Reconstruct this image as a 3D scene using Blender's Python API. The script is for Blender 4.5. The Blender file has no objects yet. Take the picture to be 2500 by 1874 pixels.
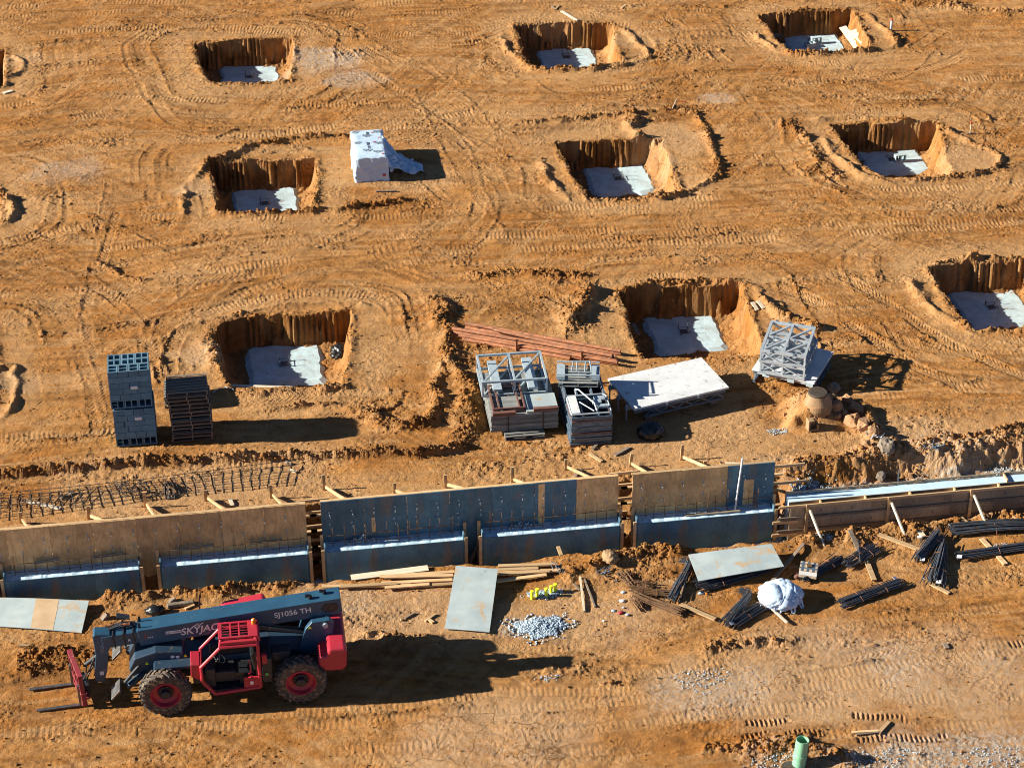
import bpy, bmesh, math, random
import numpy as np
from mathutils import Vector, Matrix, Euler
R = math.radians
random.seed(7)
scene = bpy.context.scene
C = scene.collection

# ---------------------------------------------------------------- camera
CAMP = Vector((-1.7716, -59.9171, 36.0))
DL, YAW, ROLL, FOC = R(32.4221), R(8.7565), R(0.0313), 5277.2
FW = Vector((math.sin(YAW)*math.cos(DL), math.cos(YAW)*math.cos(DL), -math.sin(DL)))
RT0 = Vector((math.cos(YAW), -math.sin(YAW), 0)); UP0 = RT0.cross(FW)
RT = math.cos(ROLL)*RT0 + math.sin(ROLL)*UP0; UP = -math.sin(ROLL)*RT0 + math.cos(ROLL)*UP0
cd = bpy.data.cameras.new('camera'); cam = bpy.data.objects.new('camera', cd); C.objects.link(cam)
M = Matrix((RT, UP, -FW)).transposed().to_4x4(); M.translation = CAMP
cam.matrix_world = M
cd.sensor_width = 36.0; cd.lens = FOC/2500*36.0; cd.clip_start = 0.5; cd.clip_end = 1500
scene.camera = cam
def G(px, py, z=0.0):
    "ground point seen at a place of the 2500 px wide survey of the site, on the level z"
    d = FW + RT*((px-1250)/FOC) - UP*((py-937)/FOC)
    return CAMP + d*((z-CAMP.z)/d.z)
def Q(x, y, z=0.0): return G(x*1.1302, y*1.1302, z)

# ---------------------------------------------------------------- light
SUN_AZ, SUN_EL = R(-4.6), R(23.5)
w = bpy.data.worlds.new('World'); scene.world = w; w.use_nodes = True
nt = w.node_tree; nt.nodes.clear()
sky = nt.nodes.new('ShaderNodeTexSky'); sky.sky_type = 'NISHITA'; sky.sun_disc = False
sky.sun_elevation = SUN_EL; sky.sun_rotation = R(-85.4); sky.ozone_density = 2.5; sky.dust_density = 0.0; sky.air_density = 0.45
bg = nt.nodes.new('ShaderNodeBackground'); bg.inputs[1].default_value = 0.05
wo = nt.nodes.new('ShaderNodeOutputWorld'); nt.links.new(sky.outputs[0], bg.inputs[0]); nt.links.new(bg.outputs[0], wo.inputs[0])
sd = bpy.data.lights.new('sun', 'SUN'); sd.energy = 5.0; sd.angle = R(0.5); sd.color = (1.0, 0.92, 0.78)
so = bpy.data.objects.new('sun', sd); C.objects.link(so); so.location = (-40, 0, 30)
sdir = Vector((math.cos(SUN_AZ)*math.cos(SUN_EL), math.sin(SUN_AZ)*math.cos(SUN_EL), -math.sin(SUN_EL)))
so.rotation_euler = sdir.to_track_quat('-Z', 'Y').to_euler()
scene.view_settings.view_transform = 'Standard'; scene.view_settings.look = 'None'
scene.view_settings.exposure = 1.27; scene.view_settings.gamma = 1.0
try: scene.cycles.filter_width = 1.05
except Exception: pass

# ---------------------------------------------------------------- materials
def node_mat(name):
    m = bpy.data.materials.new(name); m.use_nodes = True
    nt = m.node_tree; nt.nodes.clear()
    o = nt.nodes.new('ShaderNodeOutputMaterial'); b = nt.nodes.new('ShaderNodeBsdfPrincipled')
    nt.links.new(b.outputs[0], o.inputs[0])
    return m, nt, b
def NN(nt, t, **k):
    n = nt.nodes.new(t)
    for a, v in k.items(): setattr(n, a, v)
    return n
def noise(nt, vec, scale, detail=4, rough=0.55, dist=0.0):
    n = NN(nt, 'ShaderNodeTexNoise'); n.inputs['Scale'].default_value = scale
    n.inputs['Detail'].default_value = detail; n.inputs['Roughness'].default_value = rough; n.inputs['Distortion'].default_value = dist
    nt.links.new(vec, n.inputs['Vector']); return n.outputs['Fac']
def ramp(nt, fac, stops, interp='LINEAR'):
    n = NN(nt, 'ShaderNodeValToRGB'); n.color_ramp.interpolation = interp
    el = n.color_ramp.elements
    while len(el) < len(stops): el.new(0.5)
    for e, (p, c) in zip(el, stops):
        e.position = p; e.color = (c, c, c, 1) if isinstance(c, (int, float)) else (*c, 1)
    nt.links.new(fac, n.inputs[0]); return n.outputs[0]
def mix(nt, fac, a, b, mode='MIX'):
    n = NN(nt, 'ShaderNodeMix', data_type='RGBA', blend_type=mode)
    for s, v in ((n.inputs[0], fac), (n.inputs[6], a), (n.inputs[7], b)):
        if isinstance(v, bpy.types.NodeSocket): nt.links.new(v, s)
        elif isinstance(v, (int, float)): s.default_value = v if s.type == 'VALUE' else (v, v, v, 1)
        else: s.default_value = (*v, 1)
    return n.outputs[2]
def math_(nt, op, a, b=0.5, clamp=False):
    n = NN(nt, 'ShaderNodeMath', operation=op); n.use_clamp = clamp
    for s, v in ((n.inputs[0], a), (n.inputs[1], b)):
        if isinstance(v, bpy.types.NodeSocket): nt.links.new(v, s)
        else: s.default_value = v
    return n.outputs[0]
def bump(nt, b, h, strength, dist, prev=None):
    n = NN(nt, 'ShaderNodeBump'); n.inputs['Strength'].default_value = strength; n.inputs['Distance'].default_value = dist
    nt.links.new(h, n.inputs['Height'])
    if prev: nt.links.new(prev, n.inputs['Normal'])
    nt.links.new(n.outputs[0], b.inputs['Normal']); return n.outputs[0]
def vecs(nt, scale=(1, 1, 1), rnd=False):
    tc = NN(nt, 'ShaderNodeTexCoord'); mp = NN(nt, 'ShaderNodeMapping'); mp.inputs['Scale'].default_value = scale
    nt.links.new(tc.outputs['Object'], mp.inputs['Vector'])
    if rnd:
        oi = NN(nt, 'ShaderNodeObjectInfo'); vm = NN(nt, 'ShaderNodeVectorMath', operation='SCALE')
        cb = NN(nt, 'ShaderNodeCombineXYZ')
        for i in range(3): nt.links.new(oi.outputs['Random'], cb.inputs[i])
        nt.links.new(cb.outputs[0], vm.inputs[0]); vm.inputs['Scale'].default_value = 37.0
        nt.links.new(vm.outputs[0], mp.inputs['Location'])
    return mp.outputs[0]
MATS = {}
def simple(name, a, b=None, rough=0.7, metal=0.0, scale=3.0, stretch=(1, 1, 1), bmp=0.15, bscale=40, bdist=0.01, lo=0.35, hi=0.65, spots=None, val=0.0, spec=0.5, wear=None):
    "mottled two colour surface; spots adds stains of a third colour, val varies brightness between objects"
    m, nt, p = node_mat(name); v = vecs(nt, stretch, True)
    b = b or tuple(c*0.75 for c in a)
    f = ramp(nt, noise(nt, v, scale, 6, 0.6), [(lo, 0.0), (hi, 1.0)])
    col = mix(nt, f, a, b)
    if spots:
        f2 = ramp(nt, noise(nt, v, scale*spots[1], 5, 0.65, 0.4), [(spots[2], 0.0), (spots[2]+0.1, 1.0)])
        col = mix(nt, f2, col, spots[0])
    if wear:
        f3 = ramp(nt, noise(nt, v, wear[1], 8, 0.7), [(wear[2], 0.0), (wear[2]+0.06, 1.0)])
        col = mix(nt, f3, col, wear[0])
    if val:
        oi = NN(nt, 'ShaderNodeObjectInfo')
        r = math_(nt, 'ADD', math_(nt, 'MULTIPLY', oi.outputs['Random'], 2*val), 1-val)
        col = mix(nt, 1.0, col, r, 'MULTIPLY')
    nt.links.new(col, p.inputs['Base Color']); p.inputs['Roughness'].default_value = rough; p.inputs['Metallic'].default_value = metal
    p.inputs['Specular IOR Level'].default_value = spec
    if bmp: bump(nt, p, noise(nt, v, bscale, 5, 0.7), bmp, bdist)
    MATS[name] = m; return m

def soil_material(name, use_attr=True, dark=0.0):
    m, nt, p = node_mat(name); v = vecs(nt)
    n1 = noise(nt, v, 0.35, 6, 0.6, 0.3); n2 = noise(nt, v, 2.2, 8, 0.65); n3 = noise(nt, v, 14, 6, 0.7); n4 = noise(nt, v, 60, 4, 0.7)
    vs = vecs(nt, (0.25, 1.3, 1)); n5 = noise(nt, vs, 1.6, 7, 0.65, 0.8)
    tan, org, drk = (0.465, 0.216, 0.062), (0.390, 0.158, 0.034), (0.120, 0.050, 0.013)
    pale, grey = (0.48, 0.285, 0.130), (0.42, 0.37, 0.31)
    col = mix(nt, ramp(nt, n1, [(0.40, 0.0), (0.60, 1.0)]), tan, org)
    col = mix(nt, ramp(nt, n5, [(0.48, 0.0), (0.66, 0.65)]), col, pale)
    n6 = noise(nt, vecs(nt, (0.6, 1.2, 1)), 0.9, 8, 0.7, 0.6); col = mix(nt, ramp(nt, n6, [(0.52, 0.0), (0.64, 0.55)]), col, (0.27, 0.125, 0.034))
    col = mix(nt, ramp(nt, n2, [(0.46, 0.0), (0.70, 0.62)]), col, drk)
    col = mix(nt, ramp(nt, n3, [(0.50, 0.0), (0.80, 0.75)]), col, drk)
    col = mix(nt, ramp(nt, n4, [(0.62, 0.0), (0.75, 0.5)]), col, (0.60, 0.42, 0.26))
    if use_attr:
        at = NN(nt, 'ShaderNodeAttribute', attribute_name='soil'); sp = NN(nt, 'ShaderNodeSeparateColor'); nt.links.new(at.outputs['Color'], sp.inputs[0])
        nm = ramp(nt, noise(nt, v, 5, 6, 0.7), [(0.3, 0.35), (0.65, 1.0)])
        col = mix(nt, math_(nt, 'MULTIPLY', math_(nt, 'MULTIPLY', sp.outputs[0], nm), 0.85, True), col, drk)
        col = mix(nt, math_(nt, 'MULTIPLY', math_(nt, 'MULTIPLY', sp.outputs[1], nm), 0.9, True), col, pale)
        gs = ramp(nt, noise(nt, v, 9, 6, 0.75), [(0.40, 0.0), (0.58, 1.0)])
        col = mix(nt, math_(nt, 'MULTIPLY', sp.outputs[2], gs, True), col, grey)
    else:
        col = mix(nt, dark, col, drk)
    # small pale stones and chips pressed into the soil
    vo = NN(nt, 'ShaderNodeTexVoronoi', feature='F1'); vo.inputs['Scale'].default_value = 5.5; nt.links.new(v, vo.inputs['Vector'])
    sepc = NN(nt, 'ShaderNodeSeparateColor'); nt.links.new(vo.outputs['Color'], sepc.inputs[0])
    rad = math_(nt, 'MULTIPLY', math_(nt, 'SUBTRACT', sepc.outputs[0], 0.80, True), 0.75)
    chip = math_(nt, 'LESS_THAN', vo.outputs['Distance'], rad)
    col = mix(nt, math_(nt, 'MULTIPLY', chip, 0.6), col, (0.56, 0.46, 0.36))
    # dried mud cracks
    vd = NN(nt, 'ShaderNodeVectorMath', operation='ADD'); nz = NN(nt, 'ShaderNodeTexNoise'); nz.inputs['Scale'].default_value = 1.4; nz.inputs['Detail'].default_value = 5
    nt.links.new(v, nz.inputs['Vector']); nt.links.new(v, vd.inputs[0]); nt.links.new(nz.outputs['Color'], vd.inputs[1])
    vc = NN(nt, 'ShaderNodeTexVoronoi', feature='DISTANCE_TO_EDGE'); vc.inputs['Scale'].default_value = 0.75; nt.links.new(vd.outputs[0], vc.inputs['Vector'])
    cm = ramp(nt, noise(nt, v, 0.22, 3, 0.5), [(0.52, 0.0), (0.60, 1.0)])
    cr = math_(nt, 'MULTIPLY', math_(nt, 'LESS_THAN', vc.outputs['Distance'], 0.012), cm)
    col = mix(nt, math_(nt, 'MULTIPLY', cr, 0.65), col, (0.12, 0.055, 0.02))
    nt.links.new(col, p.inputs['Base Color']); p.inputs['Roughness'].default_value = 0.95; p.inputs['Specular IOR Level'].default_value = 0.15
    b1 = bump(nt, p, n3, 0.8, 0.06); b2 = bump(nt, p, n4, 0.7, 0.03, b1)
    MATS[name] = m; return m

def plywood(name, face, veneer, grey=0.0, knots=True, streak=(0.10, 0.075, 0.05), seam=False, rust=False):
    "plywood with cathedral grain, stains and pencil thin sheet joints every 1.22 m"
    m, nt, p = node_mat(name); v = vecs(nt)
    vg = vecs(nt, (1.6, 1.6, 0.35)); nz = noise(nt, vg, 1.1, 3, 0.5, 0.2)
    rings = math_(nt, 'SINE', math_(nt, 'MULTIPLY', nz, 75.0))
    tc = NN(nt, 'ShaderNodeTexCoord'); sx = NN(nt, 'ShaderNodeSeparateXYZ'); nt.links.new(tc.outputs['Object'], sx.inputs[0])
    wn = NN(nt, 'ShaderNodeObjectInfo')
    a = mix(nt, ramp(nt, rings, [(0.2, 0.0), (1.0, 0.55)]), face, veneer)
    a = mix(nt, ramp(nt, noise(nt, v, 1.3, 6, 0.6), [(0.38, 0.0), (0.7, 0.6)]), a, streak)
    a = mix(nt, ramp(nt, noise(nt, v, 6, 6, 0.7), [(0.5, 0.0), (0.8, 0.5)]), a, streak)
    r = math_(nt, 'ADD', math_(nt, 'MULTIPLY', wn.outputs['Random'], 0.55), 0.85)
    a = mix(nt, 1.0, a, r, 'MULTIPLY')
    vr = vecs(nt, (2.2, 2.2, 0.55)); a = mix(nt, ramp(nt, noise(nt, vr, 1.1, 5, 0.65, 0.5), [(0.52, 0.0), (0.68, 0.6 if rust else 0.35)]), a, (0.24, 0.155, 0.085) if rust else streak)
    a = mix(nt, ramp(nt, noise(nt, v, 10, 6, 0.75), [(0.63, 0.0), (0.67, 0.55)]), a, (0.42, 0.46, 0.48))
    vs = vecs(nt, (5, 5, 0.5)); a = mix(nt, ramp(nt, noise(nt, vs, 1.5, 6, 0.6), [(0.62, 0.0), (0.72, 0.5)]), a, (0.30, 0.17, 0.075))
    if seam:
        fr = math_(nt, 'FRACT', math_(nt, 'DIVIDE', sx.outputs[0], 1.219)); e = math_(nt, 'LESS_THAN', math_(nt, 'ABSOLUTE', math_(nt, 'SUBTRACT', fr, 0.5)), 0.494)
        a = mix(nt, e, (0.03, 0.02, 0.012), a)
    nt.links.new(a, p.inputs['Base Color']); p.inputs['Roughness'].default_value = 0.75
    bump(nt, p, noise(nt, vs, 20, 4, 0.6), 0.12, 0.004)
    MATS[name] = m; return m

soil = soil_material('soil')
soil_loose = soil_material('soil_loose', False, 0.25)
simple('blinding', (0.47, 0.61, 0.67), (0.39, 0.49, 0.52), 0.85, scale=2.2, lo=.4, hi=.6, spots=((0.34, 0.24, 0.15), 2.6, 0.60), bmp=0.5, bscale=18, bdist=0.02)
simple('block_grey', (0.125, 0.235, 0.315), (0.09, 0.18, 0.25), 0.95, scale=3, bmp=0.4, bscale=90, val=0.16)
simple('wood_old', (0.26, 0.20, 0.145), (0.15, 0.115, 0.085), 0.85, scale=4, stretch=(0.4, 3, 3), val=0.3, spots=((0.09, 0.075, 0.06), 1.5, 0.58))
simple('wood_grey', (0.24, 0.25, 0.24), (0.13, 0.14, 0.135), 0.9, scale=4, stretch=(0.4, 3, 3), val=0.3)
simple('wood_new', (0.62, 0.43, 0.235), (0.46, 0.29, 0.14), 0.75, scale=3, stretch=(0.3, 4, 4), val=0.25, spots=((0.30, 0.19, 0.11), 1.6, 0.6))
simple('wood_white', (0.70, 0.62, 0.48), (0.58, 0.48, 0.34), 0.75, scale=3, stretch=(0.3, 4, 4), val=0.15)
simple('wood_red', (0.20, 0.085, 0.06), (0.10, 0.05, 0.035), 0.8, scale=3, stretch=(0.3, 3, 3))
simple('steel_rust', (0.50, 0.20, 0.09), (0.20, 0.085, 0.045), 0.75, 0.1, scale=5, stretch=(0.5, 2, 2), val=0.25, spots=((0.58, 0.36, 0.24), 2.0, 0.58), wear=((0.10, 0.07, 0.06), 7, 0.60), bmp=0.4)
simple('rebar', (0.075, 0.105, 0.14), (0.07, 0.07, 0.075), 0.5, 0.25, scale=5, val=0.2, spots=((0.22, 0.10, 0.045), 3.0, 0.56))
simple('rebar_rust', (0.22, 0.115, 0.05), (0.11, 0.06, 0.03), 0.8, 0.2, scale=6, val=0.2)
simple('alu', (0.46, 0.51, 0.55), (0.34, 0.39, 0.43), 0.5, 0.15, scale=5, val=0.12, spots=((0.34, 0.33, 0.31), 2.5, 0.6))
simple('steel_blue', (0.15, 0.22, 0.29), (0.07, 0.11, 0.155), 0.5, 0.3, scale=6, val=0.18, spots=((0.18, 0.09, 0.05), 2.0, 0.62))
simple('steel_pale', (0.46, 0.55, 0.60), (0.34, 0.42, 0.47), 0.5, 0.2, scale=6, val=0.12)
simple('deck_white', (0.70, 0.72, 0.73), (0.56, 0.58, 0.59), 0.7, scale=1.6, spots=((0.36, 0.32, 0.28), 2.4, 0.58), wear=((0.26, 0.22, 0.19), 9, 0.64), bmp=0.1)
simple('concrete', (0.50, 0.68, 0.82), (0.44, 0.60, 0.73), 0.85, scale=3, bmp=0.2, bscale=30)
simple('concrete_old', (0.35, 0.235, 0.13), (0.24, 0.145, 0.07), 0.9, scale=4, bmp=0.4, bscale=25, spots=((0.40, 0.21, 0.09), 1.5, 0.55))
simple('iron', (0.13, 0.10, 0.075), (0.08, 0.065, 0.05), 0.7, 0.5, scale=8)
simple('rock', (0.40, 0.225, 0.11), (0.27, 0.14, 0.065), 0.9, scale=5, bmp=0.7, bscale=14, bdist=0.03, spots=((0.48, 0.36, 0.25), 2, 0.6))
simple('rock_grey', (0.27, 0.22, 0.17), (0.17, 0.135, 0.10), 0.9, scale=5, bmp=0.6, bscale=14, bdist=0.02)
simple('gravel', (0.46, 0.56, 0.64), (0.30, 0.38, 0.45), 0.9, scale=9, bmp=0.3, bscale=20)
simple('tarp_white', (0.54, 0.68, 0.80), (0.44, 0.58, 0.72), 0.5, scale=3, bmp=0.6, bscale=3, bdist=0.05)
simple('bag_white', (0.56, 0.69, 0.82), (0.42, 0.56, 0.74), 0.55, scale=3, bmp=0.6, bscale=7, bdist=0.04)
simple('strap_blue', (0.20, 0.36, 0.72), None, 0.6)
simple('black_plastic', (0.012, 0.014, 0.016), (0.02, 0.022, 0.025), 0.28, scale=4, bmp=0.5, bscale=9, bdist=0.03)
simple('print_dark', (0.12, 0.14, 0.19), None, 0.6, bmp=0)
simple('print_red', (0.55, 0.05, 0.06), None, 0.6, bmp=0)
simple('paint_red_worn', (0.26, 0.022, 0.038), (0.20, 0.035, 0.035), 0.55, scale=3, spots=((0.30, 0.13, 0.09), 2.5, 0.56))
simple('label_white', (0.80, 0.80, 0.80), (0.7, 0.72, 0.74), 0.6, bmp=0)
simple('label_orange', (0.80, 0.22, 0.04), None, 0.6, bmp=0)
simple('paint_red', (0.46, 0.022, 0.048), (0.36, 0.028, 0.042), 0.42, scale=2, spots=((0.36, 0.10, 0.07), 2.5, 0.62), bmp=0.03, bscale=20)
simple('paint_slate', (0.025, 0.085, 0.150), (0.020, 0.066, 0.120), 0.36, scale=2, spots=((0.20, 0.155, 0.11), 2.2, 0.62), bmp=0.03, bscale=20)
simple('paint_slate_shaded', (0.022, 0.052, 0.088), (0.018, 0.040, 0.070), 0.45, scale=2, spots=((0.14, 0.10, 0.07), 2.2, 0.60), bmp=0.03)  # slate paint with the shade of the undercarriage put into its colour
simple('bar_dark', (0.055, 0.045, 0.042), (0.035, 0.033, 0.036), 0.7, 0.1, scale=6, val=0.2)
simple('paint_dark', (0.016, 0.022, 0.030), (0.022, 0.024, 0.028), 0.5, scale=3, spots=((0.10, 0.07, 0.045), 2, 0.58), bmp=0.05)
simple('rubber_dusty', (0.10, 0.082, 0.065), (0.055, 0.045, 0.038), 0.9, scale=3, spots=((0.30, 0.225, 0.15), 2.0, 0.54), bmp=0.25, bscale=30)
simple('rubber', (0.045, 0.040, 0.036), (0.10, 0.075, 0.052), 0.85, scale=4, spots=((0.30, 0.20, 0.12), 2.2, 0.52), bmp=0.25, bscale=30)
simple('decal', (0.62, 0.64, 0.68), None, 0.5, bmp=0)
simple('fork_steel', (0.20, 0.21, 0.22), (0.12, 0.11, 0.10), 0.4, 0.6, scale=5)
simple('lens_amber', (0.90, 0.28, 0.02), None, 0.2, bmp=0)
simple('lens_green', (0.10, 0.60, 0.12), None, 0.3, bmp=0)
simple('cap_yellow', (0.80, 0.86, 0.02), (0.70, 0.78, 0.03), 0.5, scale=9, bmp=0, spots=((0.45, 0.42, 0.30), 2, 0.62))
simple('pipe_green', (0.24, 0.52, 0.33), (0.19, 0.42, 0.27), 0.45, scale=3, spots=((0.30, 0.45, 0.30), 2, 0.6), bmp=0.05)
simple('pipe_white', (0.66, 0.70, 0.74), None, 0.4, bmp=0)
simple('stake_orange', (0.80, 0.14, 0.04), None, 0.6, bmp=0)
simple('cardboard', (0.50, 0.41, 0.31), (0.40, 0.32, 0.24), 0.8, scale=5, bmp=0.1)
simple('wire_blue', (0.42, 0.60, 0.72), None, 0.5, bmp=0)
plywood('ply_tan', (0.80, 0.54, 0.25), (0.56, 0.33, 0.13), streak=(0.20, 0.13, 0.07))
plywood('ply_slate', (0.090, 0.200, 0.275), (0.065, 0.155, 0.22), streak=(0.022, 0.06, 0.09), rust=True)
plywood('ply_form', (0.36, 0.275, 0.18), (0.26, 0.19, 0.12), streak=(0.14, 0.10, 0.07))
simple('ply_grey', (0.42, 0.49, 0.50), (0.31, 0.38, 0.40), 0.7, scale=1.4, stretch=(1, 1, 1), spots=((0.44, 0.33, 0.21), 1.5, 0.56), wear=((0.17, 0.17, 0.16), 8, 0.63), bmp=0.15)
simple('ply_sand', (0.55, 0.40, 0.25), (0.45, 0.31, 0.18), 0.7, scale=2, bmp=0.1)
simple('glass_dark', (0.01, 0.012, 0.015), None, 0.08, bmp=0)

# ---------------------------------------------------------------- mesh helpers
class MB:
    def __init__(s): s.v = []; s.f = []
    def add(s, vs, fs):
        n = len(s.v); s.v += [tuple(v) for v in vs]; s.f += [tuple(i+n for i in f) for f in fs]; return s
    def box(s, c, d, rot=None):
        x, y, z = d[0]/2, d[1]/2, d[2]/2
        P = [Vector((a*x, b*y, e*z)) for e in (-1, 1) for b in (-1, 1) for a in (-1, 1)]
        if rot is not None: P = [rot @ p for p in P]
        P = [p+Vector(c) for p in P]
        return s.add(P, [(0, 2, 3, 1), (4, 5, 7, 6), (0, 1, 5, 4), (2, 6, 7, 3), (0, 4, 6, 2), (1, 3, 7, 5)])
    def bx(s, x0, x1, y0, y1, z0, z1): return s.box(((x0+x1)/2, (y0+y1)/2, (z0+z1)/2), (abs(x1-x0), abs(y1-y0), abs(z1-z0)))
    def beam(s, a, b, w, h, up=(0, 0, 1)):
        a, b = Vector(a), Vector(b); d = b-a; L = d.length; d.normalize(); u = Vector(up)
        if abs(d.dot(u)) > 0.98: u = Vector((0, 1, 0))
        sd_ = d.cross(u).normalized(); u = sd_.cross(d)
        return s.box((a+b)/2, (L, w, h), Matrix((d, -sd_, u)).transposed())
    def tube(s, pts, r, n=8, cap=True):
        pts = [Vector(p) for p in pts]; rr = r if isinstance(r, (list, tuple)) else [r]*len(pts); base = len(s.v); u = None
        for i, p in enumerate(pts):
            d = (pts[min(i+1, len(pts)-1)]-pts[max(i-1, 0)]).normalized()
            if u is None:
                u = Vector((0, 0, 1)) if abs(d.z) < 0.9 else Vector((1, 0, 0))
            u = (u-d*u.dot(d)).normalized(); w_ = d.cross(u)
            for k in range(n):
                a = 2*math.pi*k/n; s.v.append(tuple(p+(u*math.cos(a)+w_*math.sin(a))*rr[i]))
        for i in range(len(pts)-1):
            for k in range(n):
                a, b = base+i*n+k, base+i*n+(k+1) % n; s.f.append((a, a+n, b+n, b))
        if cap: s.f.append(tuple(base+k for k in range(n))); s.f.append(tuple(base+(len(pts)-1)*n+n-1-k for k in range(n)))
        return s
    def lathe(s, prof, n=24, c=(0, 0, 0), axis='z', cap=True):
        base = len(s.v)
        for r, z in prof:
            for k in range(n):
                a = 2*math.pi*k/n; x, y = r*math.cos(a), r*math.sin(a)
                p = (x, y, z) if axis == 'z' else ((x, z, y) if axis == 'y' else (z, x, y))
                s.v.append((p[0]+c[0], p[1]+c[1], p[2]+c[2]))
        for i in range(len(prof)-1):
            for k in range(n):
                a, b = base+i*n+k, base+i*n+(k+1) % n; s.f.append((a, b, b+n, a+n))
        if cap:
            s.f.append(tuple(base+n-1-k for k in range(n))); s.f.append(tuple(base+(len(prof)-1)*n+k for k in range(n)))
        return s
    def prism(s, poly, y0, y1):
        "polygon in x,z swept along y"
        n = len(poly); base = len(s.v)
        for y in (y0, y1):
            for x, z in poly: s.v.append((x, y, z))
        s.f.append(tuple(base+i for i in range(n))); s.f.append(tuple(base+n+n-1-i for i in range(n)))
        for i in range(n):
            j = (i+1) % n; s.f.append((base+i, base+n+i, base+n+j, base+j))
        return s
    def obj(s, name, m, parent=None, loc=(0, 0, 0), rot=(0, 0, 0), bev=0.0, smooth=False):
        me = bpy.data.meshes.new(name); me.from_pydata(s.v, [], s.f)
        bm = bmesh.new(); bm.from_mesh(me); bmesh.ops.recalc_face_normals(bm, faces=bm.faces); bm.to_mesh(me); bm.free()
        me.materials.append(MATS[m] if isinstance(m, str) else m)
        if smooth: me.polygons.foreach_set('use_smooth', [True]*len(me.polygons))
        o = bpy.data.objects.new(name, me); C.objects.link(o); o.location = loc; o.rotation_euler = rot
        if parent: o.parent = parent
        if bev:
            b = o.modifiers.new('bevel', 'BEVEL'); b.width = bev; b.segments = 2; b.limit_method = 'ANGLE'; b.angle_limit = R(35)
        return o
def tag(o, label=None, cat=None, group=None, kind=None):
    if label: o['label'] = label
    if cat: o['category'] = cat
    if group: o['group'] = group
    if kind: o['kind'] = kind
    return o
def thing(name, label, cat, loc=(0, 0, 0), rz=0.0, group=None):
    o = bpy.data.objects.new(name, None); C.objects.link(o); o.location = loc; o.rotation_euler = (0, 0, rz); o.empty_display_size = 0.2
    return tag(o, label, cat, group)
def dup(root, loc=None, rot=None, label=None, group=None):
    def rec(o, par):
        c = o.copy(); C.objects.link(c); c.parent = par
        for ch in kids.get(o.name, []): rec(ch, c)
        return c
    kids = {}
    for ob in root.children_recursive: kids.setdefault(ob.parent.name, []).append(ob)
    r = rec(root, None)
    if loc is not None: r.location = loc
    if rot is not None: r.rotation_euler = rot if isinstance(rot, (tuple, list, Euler)) else (0, 0, rot)
    if label: r['label'] = label
    if group: r['group'] = group
    return r
# ---------------------------------------------------------------- terrain
FRONT = -1.3
rng = np.random.default_rng(11)
def vn(X, Y, cell, seed, ang=0.0, sx=1.0, sy=1.0):
    "value noise in 0..1"
    c, s = math.cos(ang), math.sin(ang)
    u = (X*c+Y*s)/(cell*sx); v = (-X*s+Y*c)/(cell*sy)
    iu = np.floor(u).astype(np.int64); iv = np.floor(v).astype(np.int64); fu = u-iu; fv = v-iv
    fu = fu*fu*(3-2*fu); fv = fv*fv*(3-2*fv)
    T = np.random.default_rng(seed).random((512, 512)).astype(np.float32)
    iu &= 511; iv &= 511; i1 = (iu+1) & 511; j1 = (iv+1) & 511
    return (T[iu, iv]*(1-fu)+T[i1, iv]*fu)*(1-fv)+(T[iu, j1]*(1-fu)+T[i1, j1]*fu)*fv
def worley(X, Y, cell, seed, big=.5):
    "rounded lumps of uneven size, 0..1"
    rg = np.random.default_rng(seed); T = rg.random((3, 256, 256)).astype(np.float32)
    u = X/cell; v = Y/cell; iu = np.floor(u).astype(np.int64); iv = np.floor(v).astype(np.int64); out = np.zeros_like(X)
    for di in (-1, 0, 1):
        for dj in (-1, 0, 1):
            a, b = (iu+di) & 255, (iv+dj) & 255; r_ = T[2][a, b]; r_ = .25+.62*r_*r_
            d = np.hypot(u-(iu+di+T[0][a, b]), v-(iv+dj+T[1][a, b]))/r_
            np.maximum(out, np.where(d < 1, np.sqrt(np.clip(1-d*d, 0, 1))*r_, 0), out=out)
    return out
def sstep(a, b, x):
    t = np.clip((x-a)/(b-a), 0, 1); return t*t*(3-2*t)
def grow(a, b, n, k): # spacing that grows outwards
    t = np.linspace(0, 1, n+1)[1:]; return a+(b-a)*t**k
xs = np.concatenate([np.sort(grow(-13, -420, 26, 3)), np.arange(-13, 33, 0.042), grow(33, 420, 26, 3)])
ys = np.concatenate([np.sort(grow(-22.8, -420, 26, 3)), np.arange(-22.8, -4, 0.036), np.arange(-4, 12, 0.042), np.arange(12, 31, 0.055), grow(31, 420, 26, 3)])
X, Y = np.meshgrid(xs, ys, indexing='ij'); NX, NY = X.shape
far = np.clip(np.maximum.reduce([-13-X, X-33, -22.8-Y, Y-31])/4, 0, 1)
Z = (vn(X, Y, 7, 1)-.5)*.16+(vn(X, Y, 2.6, 2)-.5)*.07+(vn(X, Y, 1.0, 3)-.5)*.05
rough = np.zeros_like(X); darkc = np.zeros_like(X); palec = np.zeros_like(X); greyc = np.zeros_like(X)
# broad streaky patches where machines have churned the surface
wx = X+2.0*vn(X, Y, 5, 21); wy = Y+2.5*vn(X, Y, 6, 22)
st = vn(wx, wy, 1.0, 4, 0.05, 3.2, 0.8)*.6+vn(wx, wy, .5, 5, -.05, 2.6, .8)*.4
rough += sstep(.50, .80, st)*.55
darkc += sstep(.52, .85, st)*.35
palec += sstep(.55, .75, vn(wx, wy, 1.8, 6, 0.1, 3, .8))*.35

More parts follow.
